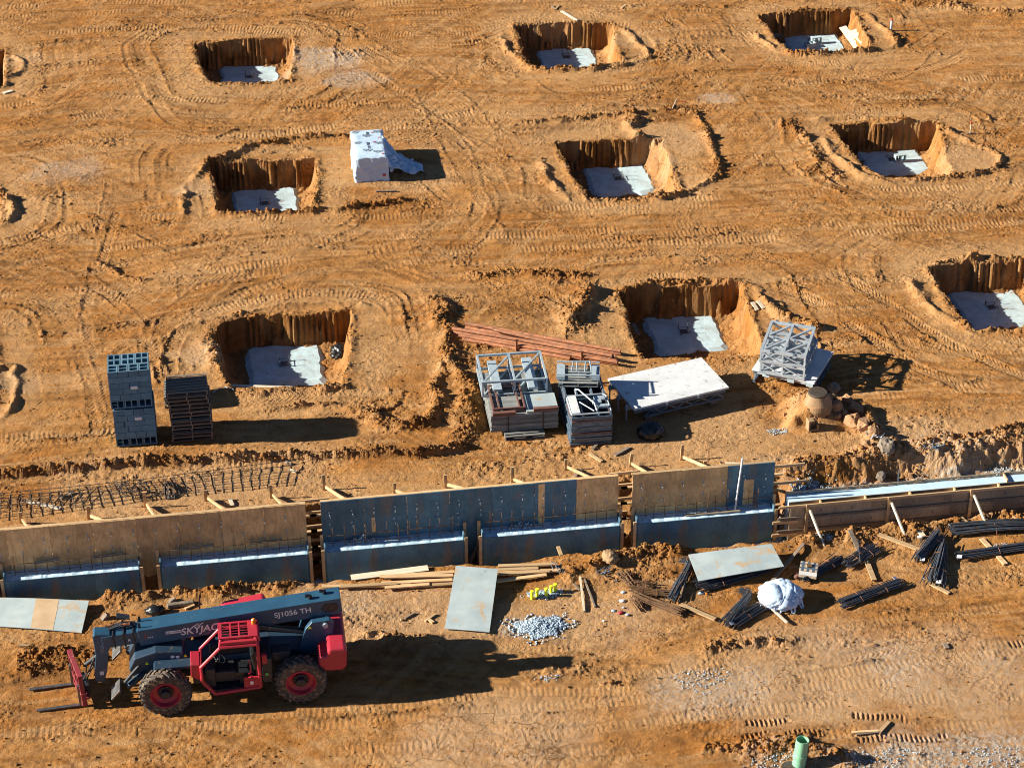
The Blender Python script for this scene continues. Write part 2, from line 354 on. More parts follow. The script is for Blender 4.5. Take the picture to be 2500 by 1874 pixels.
# fine sweeping scrape lines
for k, (ang, cell, sx, sy, amp) in enumerate(((.04, .22, 14, .55, .020), (-.07, .34, 9, .5, .018), (.9, .25, 10, .55, .012), (-.75, .25, 10, .55, .012))):
    n_ = vn(wx*.9+X*.1, wy*.6+Y*.4, cell, 500+k, ang, sx, sy); mk = sstep(.42, .62, vn(X, Y, 3.0, 510+k)) if k > 1 else .6+.4*vn(X, Y, 2.0, 510+k)
    Z += amp*(n_-.5)*mk; darkc += sstep(.66, .9, n_)*.5*mk; palec += sstep(.66, .9, 1-n_)*.5*mk
def catmull(P, step=0.25):
    P = [np.array(p[:2], float) for p in P]; P = [2*P[0]-P[1]]+P+[2*P[-1]-P[-2]]; out = []
    for i in range(1, len(P)-2):
        n = max(2, int(np.linalg.norm(P[i+1]-P[i])/step))
        for k in range(n):
            t = k/n
            out.append(.5*((2*P[i])+(-P[i-1]+P[i+1])*t+(2*P[i-1]-5*P[i]+4*P[i+1]-P[i+2])*t*t+(-P[i-1]+3*P[i]-3*P[i+1]+P[i+2])*t**3))
    out.append(P[-2]); return np.array(out)
def path(P, w, step=0.25):
    "slice, signed distance, arc length near a polyline"
    L = catmull(P, step)
    i0, i1 = np.searchsorted(xs, [L[:, 0].min()-w, L[:, 0].max()+w]); j0, j1 = np.searchsorted(ys, [L[:, 1].min()-w, L[:, 1].max()+w])
    if i1-i0 < 2 or j1-j0 < 2: return None
    D = np.full((i1-i0, j1-j0), 9.0); S = np.zeros_like(D); s = 0.0
    for a, b in zip(L[:-1], L[1:]):
        d = b-a; l = np.linalg.norm(d)
        if l < 1e-6: continue
        a0, a1 = np.searchsorted(xs, [min(a[0], b[0])-w, max(a[0], b[0])+w]); b0, b1 = np.searchsorted(ys, [min(a[1], b[1])-w, max(a[1], b[1])+w])
        a0, a1, b0, b1 = max(a0, i0), min(a1, i1), max(b0, j0), min(b1, j1)
        if a1 > a0 and b1 > b0:
            x = X[a0:a1, b0:b1]-a[0]; y = Y[a0:a1, b0:b1]-a[1]
            t = np.clip((x*d[0]+y*d[1])/l/l, 0, 1); q = np.hypot(x-t*d[0], y-t*d[1]); sg = np.where(x*d[1]-y*d[0] > 0, 1, -1)
            sub = D[a0-i0:a1-i0, b0-j0:b1-j0]; ss = S[a0-i0:a1-i0, b0-j0:b1-j0]; m = q < np.abs(sub)
            sub[m] = (q*sg)[m]; ss[m] = (s+t*l)[m]
        s += l
    return (slice(i0, i1), slice(j0, j1)), D, S, s
def track(P, w=.55, depth=.03, cleat=.17, cl_h=.022, chevron=False, seed=0, wide=0.0, pad=0.0, rdg=1.0):
    "one dozer or tyre ribbon"
    lanes = (-wide/2, wide/2) if wide else (0,)
    r = path(P, w/2+wide/2+.3)
    if r is None: return
    sl, D, S, tot = r; x, y = X[sl], Y[sl]
    inten = sstep(.42, .75, vn(x, y, 1.3, 100+seed))*np.clip(np.minimum(S, tot-S)/1.5, 0, 1)
    for off in lanes:
        d = D-off; m = np.clip((w/2-np.abs(d))/.06, 0, 1)*inten
        ph = S/cleat+(np.abs(d)*2.2/cleat*.5 if chevron else 0)+.3*vn(x, y, .5, 200+seed)
        tri = np.abs((ph % 1.0)*2-1)
        Z[sl] += m*(-depth*.5+cl_h*.5*(tri-.5)*2)+np.exp(-((np.abs(d)-w/2-.05)/.06)**2)*.008*rdg*inten*(np.abs(D) < 8)
        rough[sl] *= 1-.5*m; rough[sl] += np.exp(-((np.abs(d)-w/2-.05)/.07)**2)*.45*rdg*inten*(np.abs(D) < 8)*sstep(.4, .6, vn(x, y, .6, 206+seed)); palec[sl] += pad*m; darkc[sl] += np.exp(-((np.abs(d)-w/2-.03)/.09)**2)*.45*rdg*inten*sstep(.35, .6, vn(x, y, .4, 205+seed))*(np.abs(D) < 8)
def berm(P, h=.12, w=.22, rg=1.0, dk=.7, seed=0, cap=True, cut=0.0):
    r = path(P, w*3+.5)
    if r is None: return
    sl, D, S, tot = r; x, y = X[sl], Y[sl]
    D = D+(vn(x, y, .5, 300+seed)-.5)*w*1.4
    e = np.exp(-(D/w)**2)*np.clip(np.minimum(S, tot-S)/.5+.15, 0, 1)*(.45+.9*vn(x, y, .55, 310+seed))*(np.abs(D) < 8.5)
    if cap: h = h*.8 if h < .16 else .13+(h-.16)*.3; rg = rg*1.25
    Z[sl] += h*e; rough[sl] += rg*e; darkc[sl] += dk*e
    if cut: Z[sl] -= cut*np.exp(-((D-w*1.6)/(w*.6))**2)*(np.abs(D) < 8.5)
def blob(c, rad, h=0.0, rg=0.0, dk=0.0, pl=0.0, gr=0.0, ax=(1, 1), seed=0, sharp=0):
    r = rad*max(ax)*1.3; i0, i1 = np.searchsorted(xs, [c[0]-r, c[0]+r]); j0, j1 = np.searchsorted(ys, [c[1]-r, c[1]+r]); sl = (slice(i0, i1), slice(j0, j1))
    x, y = X[sl], Y[sl]; d = np.hypot((x-c[0])/ax[0], (y-c[1])/ax[1])/rad+(vn(x, y, rad*.5, 400+seed)-.5)*.6
    e = 1-sstep(.3 if not sharp else .8, 1, d)
    Z[sl] += h*e; rough[sl] += rg*e; darkc[sl] += dk*e; palec[sl] += pl*e; greyc[sl] += gr*e
qs = lambda pts, z=0.0: [Q(a, b, z) for a, b in pts]

# machine tracks (site survey coordinates), first the wide lanes
lanes = [
 [(-60, 300), (200, 250), (450, 215), (800, 205), (1200, 195), (1700, 180), (2300, 170)],
 [(-60, 245), (300, 225), (700, 232), (1100, 215), (1600, 215), (2300, 230)],
 [(-60, 560), (300, 500), (700, 500), (1100, 480), (1600, 450), (2300, 420)],
 [(-60, 640), (300, 610), (700, 560), (1100, 540), (1500, 520), (1900, 500), (2300, 470)],
 [(100, 700), (400, 640), (800, 610), (1250, 590), (1500, 575), (1750, 610), (1950, 700), (2300, 800)],
 [(-60, 60), (400, 40), (900, 50), (1200, 30), (1600, 40), (1900, -10)],
 [(-60, 20), (300, 5), (800, 10), (1300, -20)],
 [(650, -30), (720, 60), (860, 130), (1000, 230), (1080, 350), (1110, 470), (1230, 540), (1500, 570)],
 [(640, 40), (700, 110), (760, 160), (900, 260), (1020, 400), (960, 520), (700, 560)],
 [(1420, -20), (1480, 90), (1560, 200), (1640, 330), (1740, 440), (1900, 530), (2000, 600)],
 [(1960, -20), (2010, 90), (2080, 200), (2200, 300), (2300, 420)],
 [(1650, 180), (1700, 260), (1760, 360), (1850, 420), (2050, 440), (2250, 400)],
 [(360, 120), (330, 190), (370, 260), (480, 290), (700, 280), (900, 260), (1100, 230)],
 [(300, 60), (390, 50), (560, 60), (700, 80), (790, 130), (880, 190)],
 [(100, 250), (230, 340), (330, 440), (380, 520), (520, 560), (800, 540)],
 [(0, 480), (130, 520), (250, 600), (310, 700), (310, 900)],
 [(180, 400), (150, 520), (120, 700), (150, 900), (120, 1000)],
 [(400, 480), (390, 390), (470, 330), (620, 285), (800, 255), (1000, 255)],
 [(860, 240), (960, 280), (1060, 360), (1100, 430), (1200, 460), (1500, 450)],
 [(1130, 120), (1050, 150), (1120, 175), (1330, 165), (1450, 120), (1400, 50), (1250, 20)],
 [(1560, 80), (1640, 140), (1800, 160), (1980, 130), (2100, 60)],
 [(380, 890), (370, 760), (440, 680), (620, 640), (800, 640), (860, 700), (860, 850)],
 [(1150, 580), (1220, 610), (1290, 640), (1330, 600), (1500, 580)],
 [(1700, 640), (1780, 720), (1900, 780), (2060, 800), (2260, 800)],
 [(1840, 860), (2000, 850), (2250, 820)], [(1700, 600), (1850, 660), (2000, 760), (2260, 880)],
 [(-50, 985), (200, 965), (500, 960), (760, 950), (950, 940)], [(-50, 950), (200, 930), (380, 960)],
 [(480, 905), (640, 890), (800, 885)], [(800, 700), (860, 780), (900, 880)],
 [(1000, 600), (900, 660), (820, 720), (830, 860)], [(60, 640), (250, 600), (420, 560)],
]
for i, P in enumerate(lanes):
    sf = i in (6, 7, 8, 14, 15, 16, 9, 10); track(qs(P), rdg=.25 if sf else 1, w=.5, depth=.008 if sf else .035, cleat=.15, cl_h=.016 if sf else .02, seed=i, wide=1.9 if i % 3 else 0, chevron=(i % 3 == 1), pad=.25)
rr = random.Random(5)
for i in range(60):
    P = rr.choice(lanes); dx, dy = rr.uniform(-110, 110), rr.uniform(-50, 50)
    P = [(a+dx+rr.uniform(-30, 30), b+dy+rr.uniform(-14, 14)) for a, b in P]
    a = rr.randrange(0, len(P)-2) if len(P) > 3 else 0
    if rr.random() < .55: track(qs(P[a:a+4]), w=rr.choice((.35, .5, .5)), depth=.03, cleat=rr.choice((.13, .15, .22)), cl_h=.02, seed=40+i, chevron=rr.random() < .4, pad=.2)
    else: berm(qs(P[a:a+4]), h=.014, w=.07, rg=.2, dk=.35, seed=40+i)
# front yard tracks
fl = [[(-60, 1590), (300, 1570), (700, 1560), (1100, 1530), (1500, 1500), (2300, 1430)],
 [(-60, 1640), (400, 1620), (900, 1600), (1400, 1560), (2300, 1500)], [(-60, 1500), (300, 1540), (700, 1535), (1000, 1500), (1400, 1450), (2300, 1380)],
 [(600, 1680), (1200, 1640), (1700, 1580), (2300, 1550)], [(760, 1360), (900, 1400), (1100, 1390), (1300, 1410), (1500, 1390), (1800, 1340)],
 [(1000, 1440), (1300, 1440), (1500, 1440), (1800, 1400), (2300, 1340)], [(-60, 1420), (60, 1440), (200, 1470), (330, 1480)], [(-60, 1480), (100, 1500), (350, 1520)],
 [(1300, 1470), (1500, 1430), (1700, 1380)], [(1200, 1350), (1400, 1400), (1700, 1390), (2000, 1330)]]
for i, P in enumerate(fl): track([Q(a, b, FRONT) for a, b in P], w=.45, depth=.03, cleat=.15, cl_h=.013, seed=90+i, wide=1.9 if i % 2 else 0, chevron=i in (4, 6, 7, 9), pad=.3)
for P in ([(1600, 1562), (1700, 1556)], [(1840, 1545), (1985, 1556)], [(1850, 1600), (2050, 1594)], [(1600, 1590), (1780, 1582)], [(2180, 1390), (2300, 1380)], [(1480, 1455), (1560, 1448)]):
    L = [Q(P[0][0], P[0][1], FRONT), Q((P[0][0]+P[1][0])/2, (P[0][1]+P[1][1])/2, FRONT), Q(*P[1], FRONT)]
    r = path(L, .5); sl, D, S, tot = r
    m = np.clip((.16-np.abs(D+.1*(vn(X[sl], Y[sl], .5, 5)-.5)))/.06, 0, 1)*sstep(.3, .5, vn(X[sl], Y[sl], .3, 6)); tri = np.abs(((S/.125) % 1)*2-1); Z[sl] += m*(-.05+.06*tri); darkc[sl] += m*.3
# rings, ruts and spoil lines
bl = [([(392, 470), (410, 400), (465, 350), (560, 312), (690, 296), (790, 300)], .13, .16, .9), ([(470, 465), (600, 462), (760, 452), (890, 430)], .12, .15, .9),
 ([(425, 360), (520, 330), (640, 320), (690, 330)], .14, .2, 1), ([(1100, 272), (1240, 258), (1370, 245), (1480, 236), (1530, 300), (1545, 375), (1480, 418), (1390, 428)], .14, .17, 1),
 ([(1170, 345), (1185, 390), (1235, 432)], .15, .2, 1), ([(1368, 250), (1376, 320)], .25, .25, 1), ([(1340, 60), (1380, 98), (1392, 128), (1300, 152), (1160, 152), (1100, 112), (1080, 75)], .14, .16, 1),
 ([(1860, 22), (1905, 55), (1935, 90), (1900, 108), (1760, 120), (1690, 112), (1630, 70)], .13, .15, 1),
 ([(1745, 262), (1850, 256), (2000, 272), (2120, 318), (2165, 350), (2100, 378), (1920, 394), (1830, 362), (1780, 300)], .15, .16, 1),
 ([(1325, 640), (1400, 620), (1600, 612), (1645, 650), (1700, 700)], .13, .16, 1), ([(1285, 620), (1262, 665), (1225, 725)], .38, .42, 1.3), ([(1640, 640), (1700, 690), (1790, 720)], .16, .25, .9),
 ([(375, 712), (460, 690), (600, 664), (770, 655), (795, 668)], .12, .13, .9), ([(440, 720), (450, 760), (470, 800)], .1, .2, .9), ([(498, 850), (640, 848), (760, 838)], .13, .16, 1), ([(560, 886), (740, 872)], .09, .12, .9),
 ([(770, 885), (860, 925), (935, 905), (945, 830), (935, 770)], .2, .26, 1.1), ([(935, 640), (960, 720), (985, 790), (1010, 850), (1000, 960)], .32, .38, 1.2), ([(1010, 965), (900, 982), (700, 986), (400, 998), (200, 1010), (-40, 1032)], .2, .13, 1.6),
 ([(1960, 600), (1990, 640), (2040, 690), (2120, 712), (2230, 705)], .16, .2, 1), ([(2005, 572), (2100, 560), (2240, 556)], .12, .14, .9),
 ([(1900, 962), (2000, 952), (2100, 945), (2230, 915)], .12, .13, 1), ([(1860, 870), (1880, 920), (1905, 960)], .4, .3, 1.2), ([(1700, 1010), (1850, 985), (2000, 975), (2230, 950)], .10, .35, 1),
 ([(1000, 600), (1100, 590), (1300, 600)], .08, .2, .8), ([(200, 560), (280, 600), (330, 610)], .08, .15, .8), ([(1700, 260), (1760, 330), (1800, 400)], .07, .35, .9), ([(1920, -5), (2100, 20), (2250, 30)], .12, .35, 1),
 ([(20, 120), (45, 135), (40, 160), (0, 170)], .1, .14, .9), ([(-10, 420), (18, 440), (25, 470), (0, 490)], .25, .18, 1), ([(-10, 800), (28, 790), (32, 850), (5, 910)], .14, .14, 1)]
for i, (P, h, w_, dk) in enumerate(bl): berm(qs(P), h, w_, 1.2, dk*.6, seed=i)
for P, h, w_ in (([(1010, 965), (900, 982), (700, 986), (400, 998), (200, 1010), (-40, 1032)], .10, .15), ([(1000, 800), (1020, 860), (1005, 960)], .09, .22), ([(760, 885), (860, 925), (935, 905)], .12, .16), ([(1275, 620), (1258, 665), (1228, 720)], .14, .2)): berm(qs(P), h, w_, 1.5, .9, seed=80, cap=False)
fb = [([(180, 1305), (330, 1285), (480, 1276), (660, 1266)], .16, .3), ([(1210, 1245), (1320, 1205), (1420, 1188), (1500, 1190)], .22, .35), ([(1700, 1165), (1850, 1150), (2000, 1140), (2230, 1120)], .28, .35),
 ([(0, 1420), (120, 1425), (230, 1400)], .2, .35), ([(20, 1450), (160, 1455)], .18, .22), ([(760, 1375), (900, 1380), (960, 1370)], .16, .2), ([(1500, 1400), (1600, 1390), (1750, 1370)], .09, .3),
 ([(1640, 1640), (1700, 1625), (1800, 1640), (1860, 1665)], .18, .3), ([(1350, 1290), (1450, 1250), (1500, 1320)], .1, .35), ([(1500, 1620), (1700, 1610), (1850, 1640)], .06, .3)]
for i, (P, h, w_) in enumerate(fb): berm([Q(a, b, FRONT) for a, b in P], h, w_, .9, .45, seed=60+i)
for (a, b, r_, rg, dk, pl, gr) in ((900, 380, 1.6, 0, 0, .6, .1), (1450, 300, 1.6, 0, 0, .8, .15), (1400, 350, 1.0, -.3, 0, .8, .2), (2080, 345, 1.6, -.3, 0, .8, .1), (430, 410, .9, -.3, 0, .8, .2), (1350, 90, 1.0, -.3, 0, .7, .1), (850, 760, 1.6, -.5, -.1, .5, 0), (440, 760, 1.0, 0, 0, .6, .3),
     (1250, 290, 1.8, -.2, .35, 0, 0), (1140, 660, 1.6, .4, .5, 0, 0), (1210, 600, .8, .6, .4, 0, 0), (1060, 760, 1.4, .4, .2, 0, 0), (40, 130, .9, 0, 0, .8, .2), (60, 450, 1.0, -.2, 0, .8, 0), (10, 820, 1.0, 0, 0, .8, .2),
     (700, 130, 1.6, .1, 0, .2, .8), (760, 170, 1.2, .1, 0, .2, .7), (140, 370, 1.4, 0, 0, .5, .5), (1550, 215, .7, 0, 0, .3, .6), (1680, 1000, 1.0, .3, 0, .3, .2), (1990, 960, 1.8, -.1, 0, .8, .2), (2100, 990, 1.8, 0, 0, .8, .3), (1500, 940, 2.4, -.2, 0, .7, .1), (1200, 1010, 2.6, .4, .1, .2, 0), (1760, 880, 1.1, .5, .1, .6, .2), (300, 1060, 2.6, .2, 0, .6, .1), (560, 1050, 2.6, .1, 0, .6, .1), (1000, 50, 2.0, 0, .2, 0, 0), (1560, 1120, 1, 0, 0, 0, 0)):
    blob(Q(a, b), r_, 0, rg, dk, pl, gr, ax=(1.5, 1), seed=a)
for (a, b, r_, rg, dk, pl, gr) in ((900, 1320, 2.0, 0, 0, .6, .25), (1250, 1330, 2.0, 0, 0, .5, .2), (1160, 1356, .75, .2, 0, 0, .9), (1750, 1400, 2.2, .1, 0, .4, .2), (1950, 1410, 2.0, 0, 0, .6, .4), (2150, 1640, 2.2, .1, 0, .3, .9), (1900, 1650, 1.4, .2, 0, .3, .7), (1500, 1490, 1.6, 0, 0, .5, .6),
     (1800, 1500, 2.2, -.2, 0, .8, .3), (2150, 1480, 2.4, -.2, 0, .8, .3), (1100, 1600, 2.4, 0, 0, .5, .3), (1250, 1420, 1.4, .2, .2, 0, 0), (120, 1440, 1.2, .5, .6, 0, 0), (900, 1400, 1.3, .4, .4, 0, 0), (1700, 1630, 1.0, .6, .3, 0, .3), (700, 1290, 1.2, 0, 0, .6, .3), (1420, 1290, 1.4, .4, .2, .2, .1)):
    blob(Q(a, b, FRONT), r_, 0, rg, dk, pl, gr, ax=(1.6, .9), seed=a+1)

# the long step down from the upper ground to the front yard
yb = -9.45+(vn(X, Y, 1.6, 31)-.5)*.5+(vn(X, Y, .45, 32)-.5)*(.25-.17*sstep(13.2, 14, X))
yf = -11.25+(vn(X, Y, 1.5, 33)-.5)*.45+(vn(X, Y, .4, 34)-.5)*.22
FLOOR = -1.95
bank = 1-sstep(0, 1, (yb-Y)/(.42+.30*sstep(13.6, 14.6, X)))                 # 1 above, 0 in the trench
frontm = 1-sstep(-.05, .5, Y-yf)               # 1 in the front yard
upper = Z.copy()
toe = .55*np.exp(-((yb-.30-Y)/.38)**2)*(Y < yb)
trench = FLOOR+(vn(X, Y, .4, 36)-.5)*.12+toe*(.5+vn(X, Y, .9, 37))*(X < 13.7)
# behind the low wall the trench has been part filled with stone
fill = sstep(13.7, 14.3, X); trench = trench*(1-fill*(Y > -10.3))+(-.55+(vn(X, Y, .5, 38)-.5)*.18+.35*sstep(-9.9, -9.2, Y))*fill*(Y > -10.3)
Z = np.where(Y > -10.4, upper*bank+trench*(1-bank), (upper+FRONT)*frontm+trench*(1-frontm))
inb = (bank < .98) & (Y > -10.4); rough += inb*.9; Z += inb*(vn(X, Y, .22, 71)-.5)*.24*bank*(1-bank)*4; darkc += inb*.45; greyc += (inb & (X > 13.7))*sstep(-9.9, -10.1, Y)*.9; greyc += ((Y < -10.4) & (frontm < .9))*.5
rough += np.exp(-((Y-yf+.35)/.5)**2)*.3*(Y < -10.6); Z += np.exp(-((Y-yf+.45)/.45)**2)*.07*vn(X, Y, .8, 39)*(Y < -10.6)
palec += sstep(-9.4, -9.1, Y)*(1-sstep(-8.3, -7.6, Y))*.5

# pits, dug with a toothed bucket
def zo(o, s, pts): return [(o[0]+a/s, o[1]+b/s) for a, b in pts]
A_ = ((400, 0), 2.949); B_ = ((1150, 0), 3.16); C_ = ((1800, 0), 3.16); D_ = ((200, 720), 2.949)
pits = {
 (0, 2): zo(*A_, [(215, 322), (560, 300), (925, 285), (930, 420), (895, 585), (640, 605), (330, 608), (245, 440)]),
 (0, 1): zo(*A_, [(325, 1168), (700, 1160), (1095, 1145), (1095, 1330), (1050, 1525), (700, 1540), (400, 1545), (355, 1380)]),
 (1, 2): zo(*B_, [(335, 200), (700, 188), (1085, 182), (1110, 340), (1160, 480), (980, 525), (700, 545), (480, 540), (400, 440), (365, 300)]),
 (1, 1): zo(*B_, [(655, 1112), (1050, 1085), (1478, 1068), (1525, 1260), (1610, 1490), (1400, 1505), (1150, 1530), (910, 1530), (760, 1320)]),
 (2, 2): zo(*C_, [(175, 120), (560, 85), (885, 70), (950, 210), (1025, 375), (740, 405), (430, 420), (300, 290)]),
 (2, 1): zo(*C_, [(730, 980), (1100, 962), (1540, 950), (1590, 1150), (1670, 1365), (1400, 1375), (1120, 1370), (960, 1290), (850, 1150)]),
 (0, 0): zo(*D_, [(930, 222), (1170, 160), (1500, 145), (1920, 115), (1925, 400), (1890, 650), (1600, 655), (1100, 670), (1030, 600), (960, 330)]),
 (1, 0): [(a*1.1302, b*1.1302) for a, b in [(1335, 632), (1450, 622), (1598, 615), (1620, 690), (1650, 768), (1500, 774), (1390, 775), (1365, 735)]],
 (2, 0): [(a*1.1302, b*1.1302) for a, b in [(2005, 578), (2100, 566), (2232, 560), (2270, 640), (2310, 706), (2200, 716), (2100, 718), (2060, 670)]],
}
PITW = {k: [np.array(G(*p)[:2]) for p in v] for k, v in pits.items()}
def rect(x0, x1, y0, y1): return [np.array(p, float) for p in ((x0, y1), (x1, y1), (x1+.1, (y0+y1)/2), (x1, y0), (x0, y0))]
PITW[(-1, 2)] = [np.array(Q(*p)[:2]) for p in ((-80, 118), (8, 108), (12, 150), (6, 188), (-80, 192))]
PITW[(-1, 1)] = [np.array(Q(*p)[:2]) for p in ((-80, 400), (-12, 395), (2, 430), (-4, 480), (-80, 490))]
PITW[(-1, 0)] = [np.array(Q(*p)[:2]) for p in ((-90, 720), (-20, 712), (-8, 780), (-18, 870), (-90, 880))]
def sdist(px, py, poly):
    D = np.full(px.shape, 1e9); inside = np.zeros(px.shape, bool); n = len(poly); NYn = np.zeros(px.shape); NXn = np.zeros(px.shape)
    for i in range(n):
        a, b = poly[i], poly[(i+1) % n]; e = b-a; x = px-a[0]; y = py-a[1]; t = np.clip((x*e[0]+y*e[1])/(e@e), 0, 1)
        d = np.hypot(x-t*e[0], y-t*e[1]); m = d < D; D[m] = d[m]; l = np.hypot(*e); NYn[m] = -e[0]/l; NXn[m] = e[1]/l
        c = ((a[1] > py) != (b[1] > py)) & (px < (b[0]-a[0])*(py-a[1])/(b[1]-a[1]+1e-12)+a[0]); inside ^= c
    return np.where(inside, -D, D), NXn, NYn
PITF = -1.10
for k, poly in PITW.items():
    P = np.array(poly); i0, i1 = np.searchsorted(xs, [P[:, 0].min()-5, P[:, 0].max()+5]); j0, j1 = np.searchsorted(ys, [P[:, 1].min()-4.5, P[:, 1].max()+4.5]); sl = (slice(i0, i1), slice(j0, j1))
    if i1-i0 < 3: continue
    x, y = X[sl], Y[sl]; d = sdist(x, y, poly)[0]+.5*(vn(x, y, 1.6, 600+k[0])-.5); up_ = (y > -8.6)
    m = np.exp(-((d-2.1)/1.1)**2)*sstep(.35, .6, vn(x, y, 1.4, 610+k[1]))*up_*(d > .8); ln = vn(d, d*0, .16, 620+k[0]*3+k[1])
    Z[sl] += .030*(ln-.5)*m; darkc[sl] += sstep(.6, .9, ln)*.6*m; rough[sl] += sstep(.75, .95, ln)*.5*m; palec[sl] += sstep(.6, .9, 1-ln)*.4*m
    P = np.array(poly); i0, i1 = np.searchsorted(xs, [P[:, 0].min()-2.2, P[:, 0].max()+2.2]); j0, j1 = np.searchsorted(ys, [P[:, 1].min()-2.2, P[:, 1].max()+2.2]); sl = (slice(i0, i1), slice(j0, j1))
    if i1-i0 < 3: continue
    x, y = X[sl], Y[sl]; sdv, nx_, ny_ = sdist(x, y, poly); ctr = P.mean(0)
    back = (y > ctr[1]+.3) & (np.abs(ny_) > .8); left = (x < ctr[0]-.5) & ~back; right = (x > ctr[0]+.5) & ~back
    rim_n = (vn(x, y, .35, 50+k[0])-.5)*.14+(vn(x, y, 1.1, 52+k[1])-.5)*.14
    fl_ = np.abs(np.sin(math.pi*(x+.25*vn(x, y, .7, 72))/.205))*.05*(2.0*sstep(.3, .8, vn(x, y, .45, 55+k[0])))*back+(vn(x, y, .13, 73)-.5)*.08+(vn(x, y, .3, 74)-.5)*.08+np.abs(np.sin(math.pi*y/.205))*.05*left
    d = sdv+rim_n+fl_*(sdv < .05)
    wall = np.where(right, .20, np.where(back, .16, .14)); t = np.clip(-d/wall, 0, 1)
    tt = t**.8
    fb_ = .30*np.exp(-np.clip(-d-wall, 0, 9)/.22)*(right*1.0+left*1.0+back*.55*sstep(.4, .7, vn(x, y, 1.0, 56+k[0]*5+k[1])))*(.3+vn(x, y, .4, 57))
    floor = PITF-.02+(vn(x, y, .3, 58)-.5)*.06+fb_
    Z[sl] = Z[sl]*(1-tt)+floor*tt
    rimm = np.exp(-((sdv-.10)/.16)**2)
    Z[sl] += rimm*(sdv > 0)*.05*vn(x, y, .4, 59)
    rough[sl] = np.where(sdv > 0, rough[sl]+rimm*.7, .55); rough[sl] = np.where((t > .02) & (t < 1), .0, rough[sl])
    ap = np.exp(-((sdv-.7)/.5)**2)*(sdv > 0); rough[sl] *= 1-.7*ap; palec[sl] += .7*ap
    darkc[sl] = np.where(sdv < -.02, np.where(right, .3, 1.0), darkc[sl]*(1-.5*ap)); palec[sl] = np.where(sdv < -wall, .35, palec[sl])  # moist subsoil, with shade darkened into the colour except on the sunlit right
    Z[sl] += 0
def quiet(c, rx, ry, k=.8, flat=0.0, z0=0.0):
    m = (1-sstep(.6, 1.1, np.hypot((X-c[0])/rx, (Y-c[1])/ry))); rough[:] *= 1-k*m; darkc[:] *= 1-.5*k*m
    if flat: Z[:] = Z*(1-flat*m)+flat*m*z0
for a, b, rx, ry, fl_ in ((60, 1092, 3.2, .80, .97), (300, 1075, 3.0, .78, .97), (520, 1050, 3.0, .78, .97), (90, 1325, 2.2, .8, .7), (130, 1480, 1.3, .8, .8), (420, 1480, 4.2, 1.6, .8), (1000, 1290, 1.6, 2.2, .7), (1590, 1210, 2.2, 1.2, .6), (1480, 1300, 2.2, 1.3, .5), (1650, 1300, 1.8, 1.3, .4), (1860, 1230, 1.8, 1.3, .4), (2030, 1210, 1.4, 1.4, .4), (2180, 1170, 2.0, .9, .5), (1890, 1290, 1.6, .6, .4)):
    p_ = Q(a, b, 0 if b < 1100 else FRONT); quiet(p_, rx, ry, .93 if b < 1100 else .75, fl_, 0 if b < 1100 else FRONT)
m_ = (1-sstep(.6, 1.1, np.hypot((X+6.9)/1.3, (Y+15.3)/.9))); rough *= 1-.8*m_; Z = Z*(1-.9*m_)+.9*m_*(FRONT-.03)
for a, b, rx, ry, z_ in ((856, 775, 1.7, 2.1, -.07), (1455, 300, 1.1, 1.3, -.03), (1250, 288, 1.9, .55, -.07), (2085, 345, 1.1, 1.0, -.02), (430, 405, .6, .8, 0)):
    quiet(Q(a, b, 0), rx, ry, .8, .85, z_)
mh = G(1850+487/3.315, 750+690/3.315, .85); ra = np.hypot(X-mh.x, Y-mh.y); e_ = (1-sstep(.35, 1.25, ra+(vn(X, Y, .4, 75)-.5)*.35))*(.35+.65*sstep(-.5, .1, (Y-mh.y)-(X-mh.x)*.6)); Z += .68*e_; rough += .6*e_
rough *= 1-far; rough = np.clip(rough, 0, 1.5)
# clods
n1 = vn(X, Y, .16, 61); n2 = vn(X, Y, .30, 62); n3 = vn(X, Y, .085, 63); n4 = vn(X, Y, .55, 64)
cl = np.clip(n1*.5+n2*.35+n4*.15-.46, 0, 1)*3.2
w1 = worley(X+.05*n3, Y, .13, 65); w2 = worley(X, Y+.08*n3, .27, 66); w3 = worley(X, Y, .09, 67)
hi = sstep(.35, 1.1, rough); rough *= .55+.3*hi
Z += rough*(.07*cl+.025*(n3-.4)+.07*w1*(.5+.5*hi)*sstep(.35, .6, n4)+.05*w3)+hi*.05*w2*sstep(.45, .7, vn(X, Y, .4, 68))
Z += (1-far)*.018*w3*sstep(.4, .7, vn(X, Y, .7, 69))
Z += (1-far)*((n3-.5)*.010+(n1-.5)*.012+(n2-.5)*.014)
me = bpy.data.meshes.new('ground')
co = np.stack([X, Y, Z], -1).reshape(-1, 3).astype(np.float32)
idx = np.arange(NX*NY).reshape(NX, NY); q = np.stack([idx[:-1, :-1], idx[1:, :-1], idx[1:, 1:], idx[:-1, 1:]], -1).reshape(-1, 4).astype(np.int32)
me.vertices.add(len(co)); me.vertices.foreach_set('co', co.ravel())
me.loops.add(q.size); me.loops.foreach_set('vertex_index', q.ravel())
me.polygons.add(len(q)); me.polygons.foreach_set('loop_start', np.arange(0, q.size, 4, dtype=np.int32))
me.update(calc_edges=True)
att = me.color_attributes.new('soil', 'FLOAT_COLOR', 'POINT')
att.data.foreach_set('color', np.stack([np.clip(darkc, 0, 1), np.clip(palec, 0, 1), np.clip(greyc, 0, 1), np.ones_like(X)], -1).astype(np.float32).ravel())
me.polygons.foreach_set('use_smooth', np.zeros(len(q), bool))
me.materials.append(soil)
ground = bpy.data.objects.new('ground', me); C.objects.link(ground); ground['kind'] = 'structure'
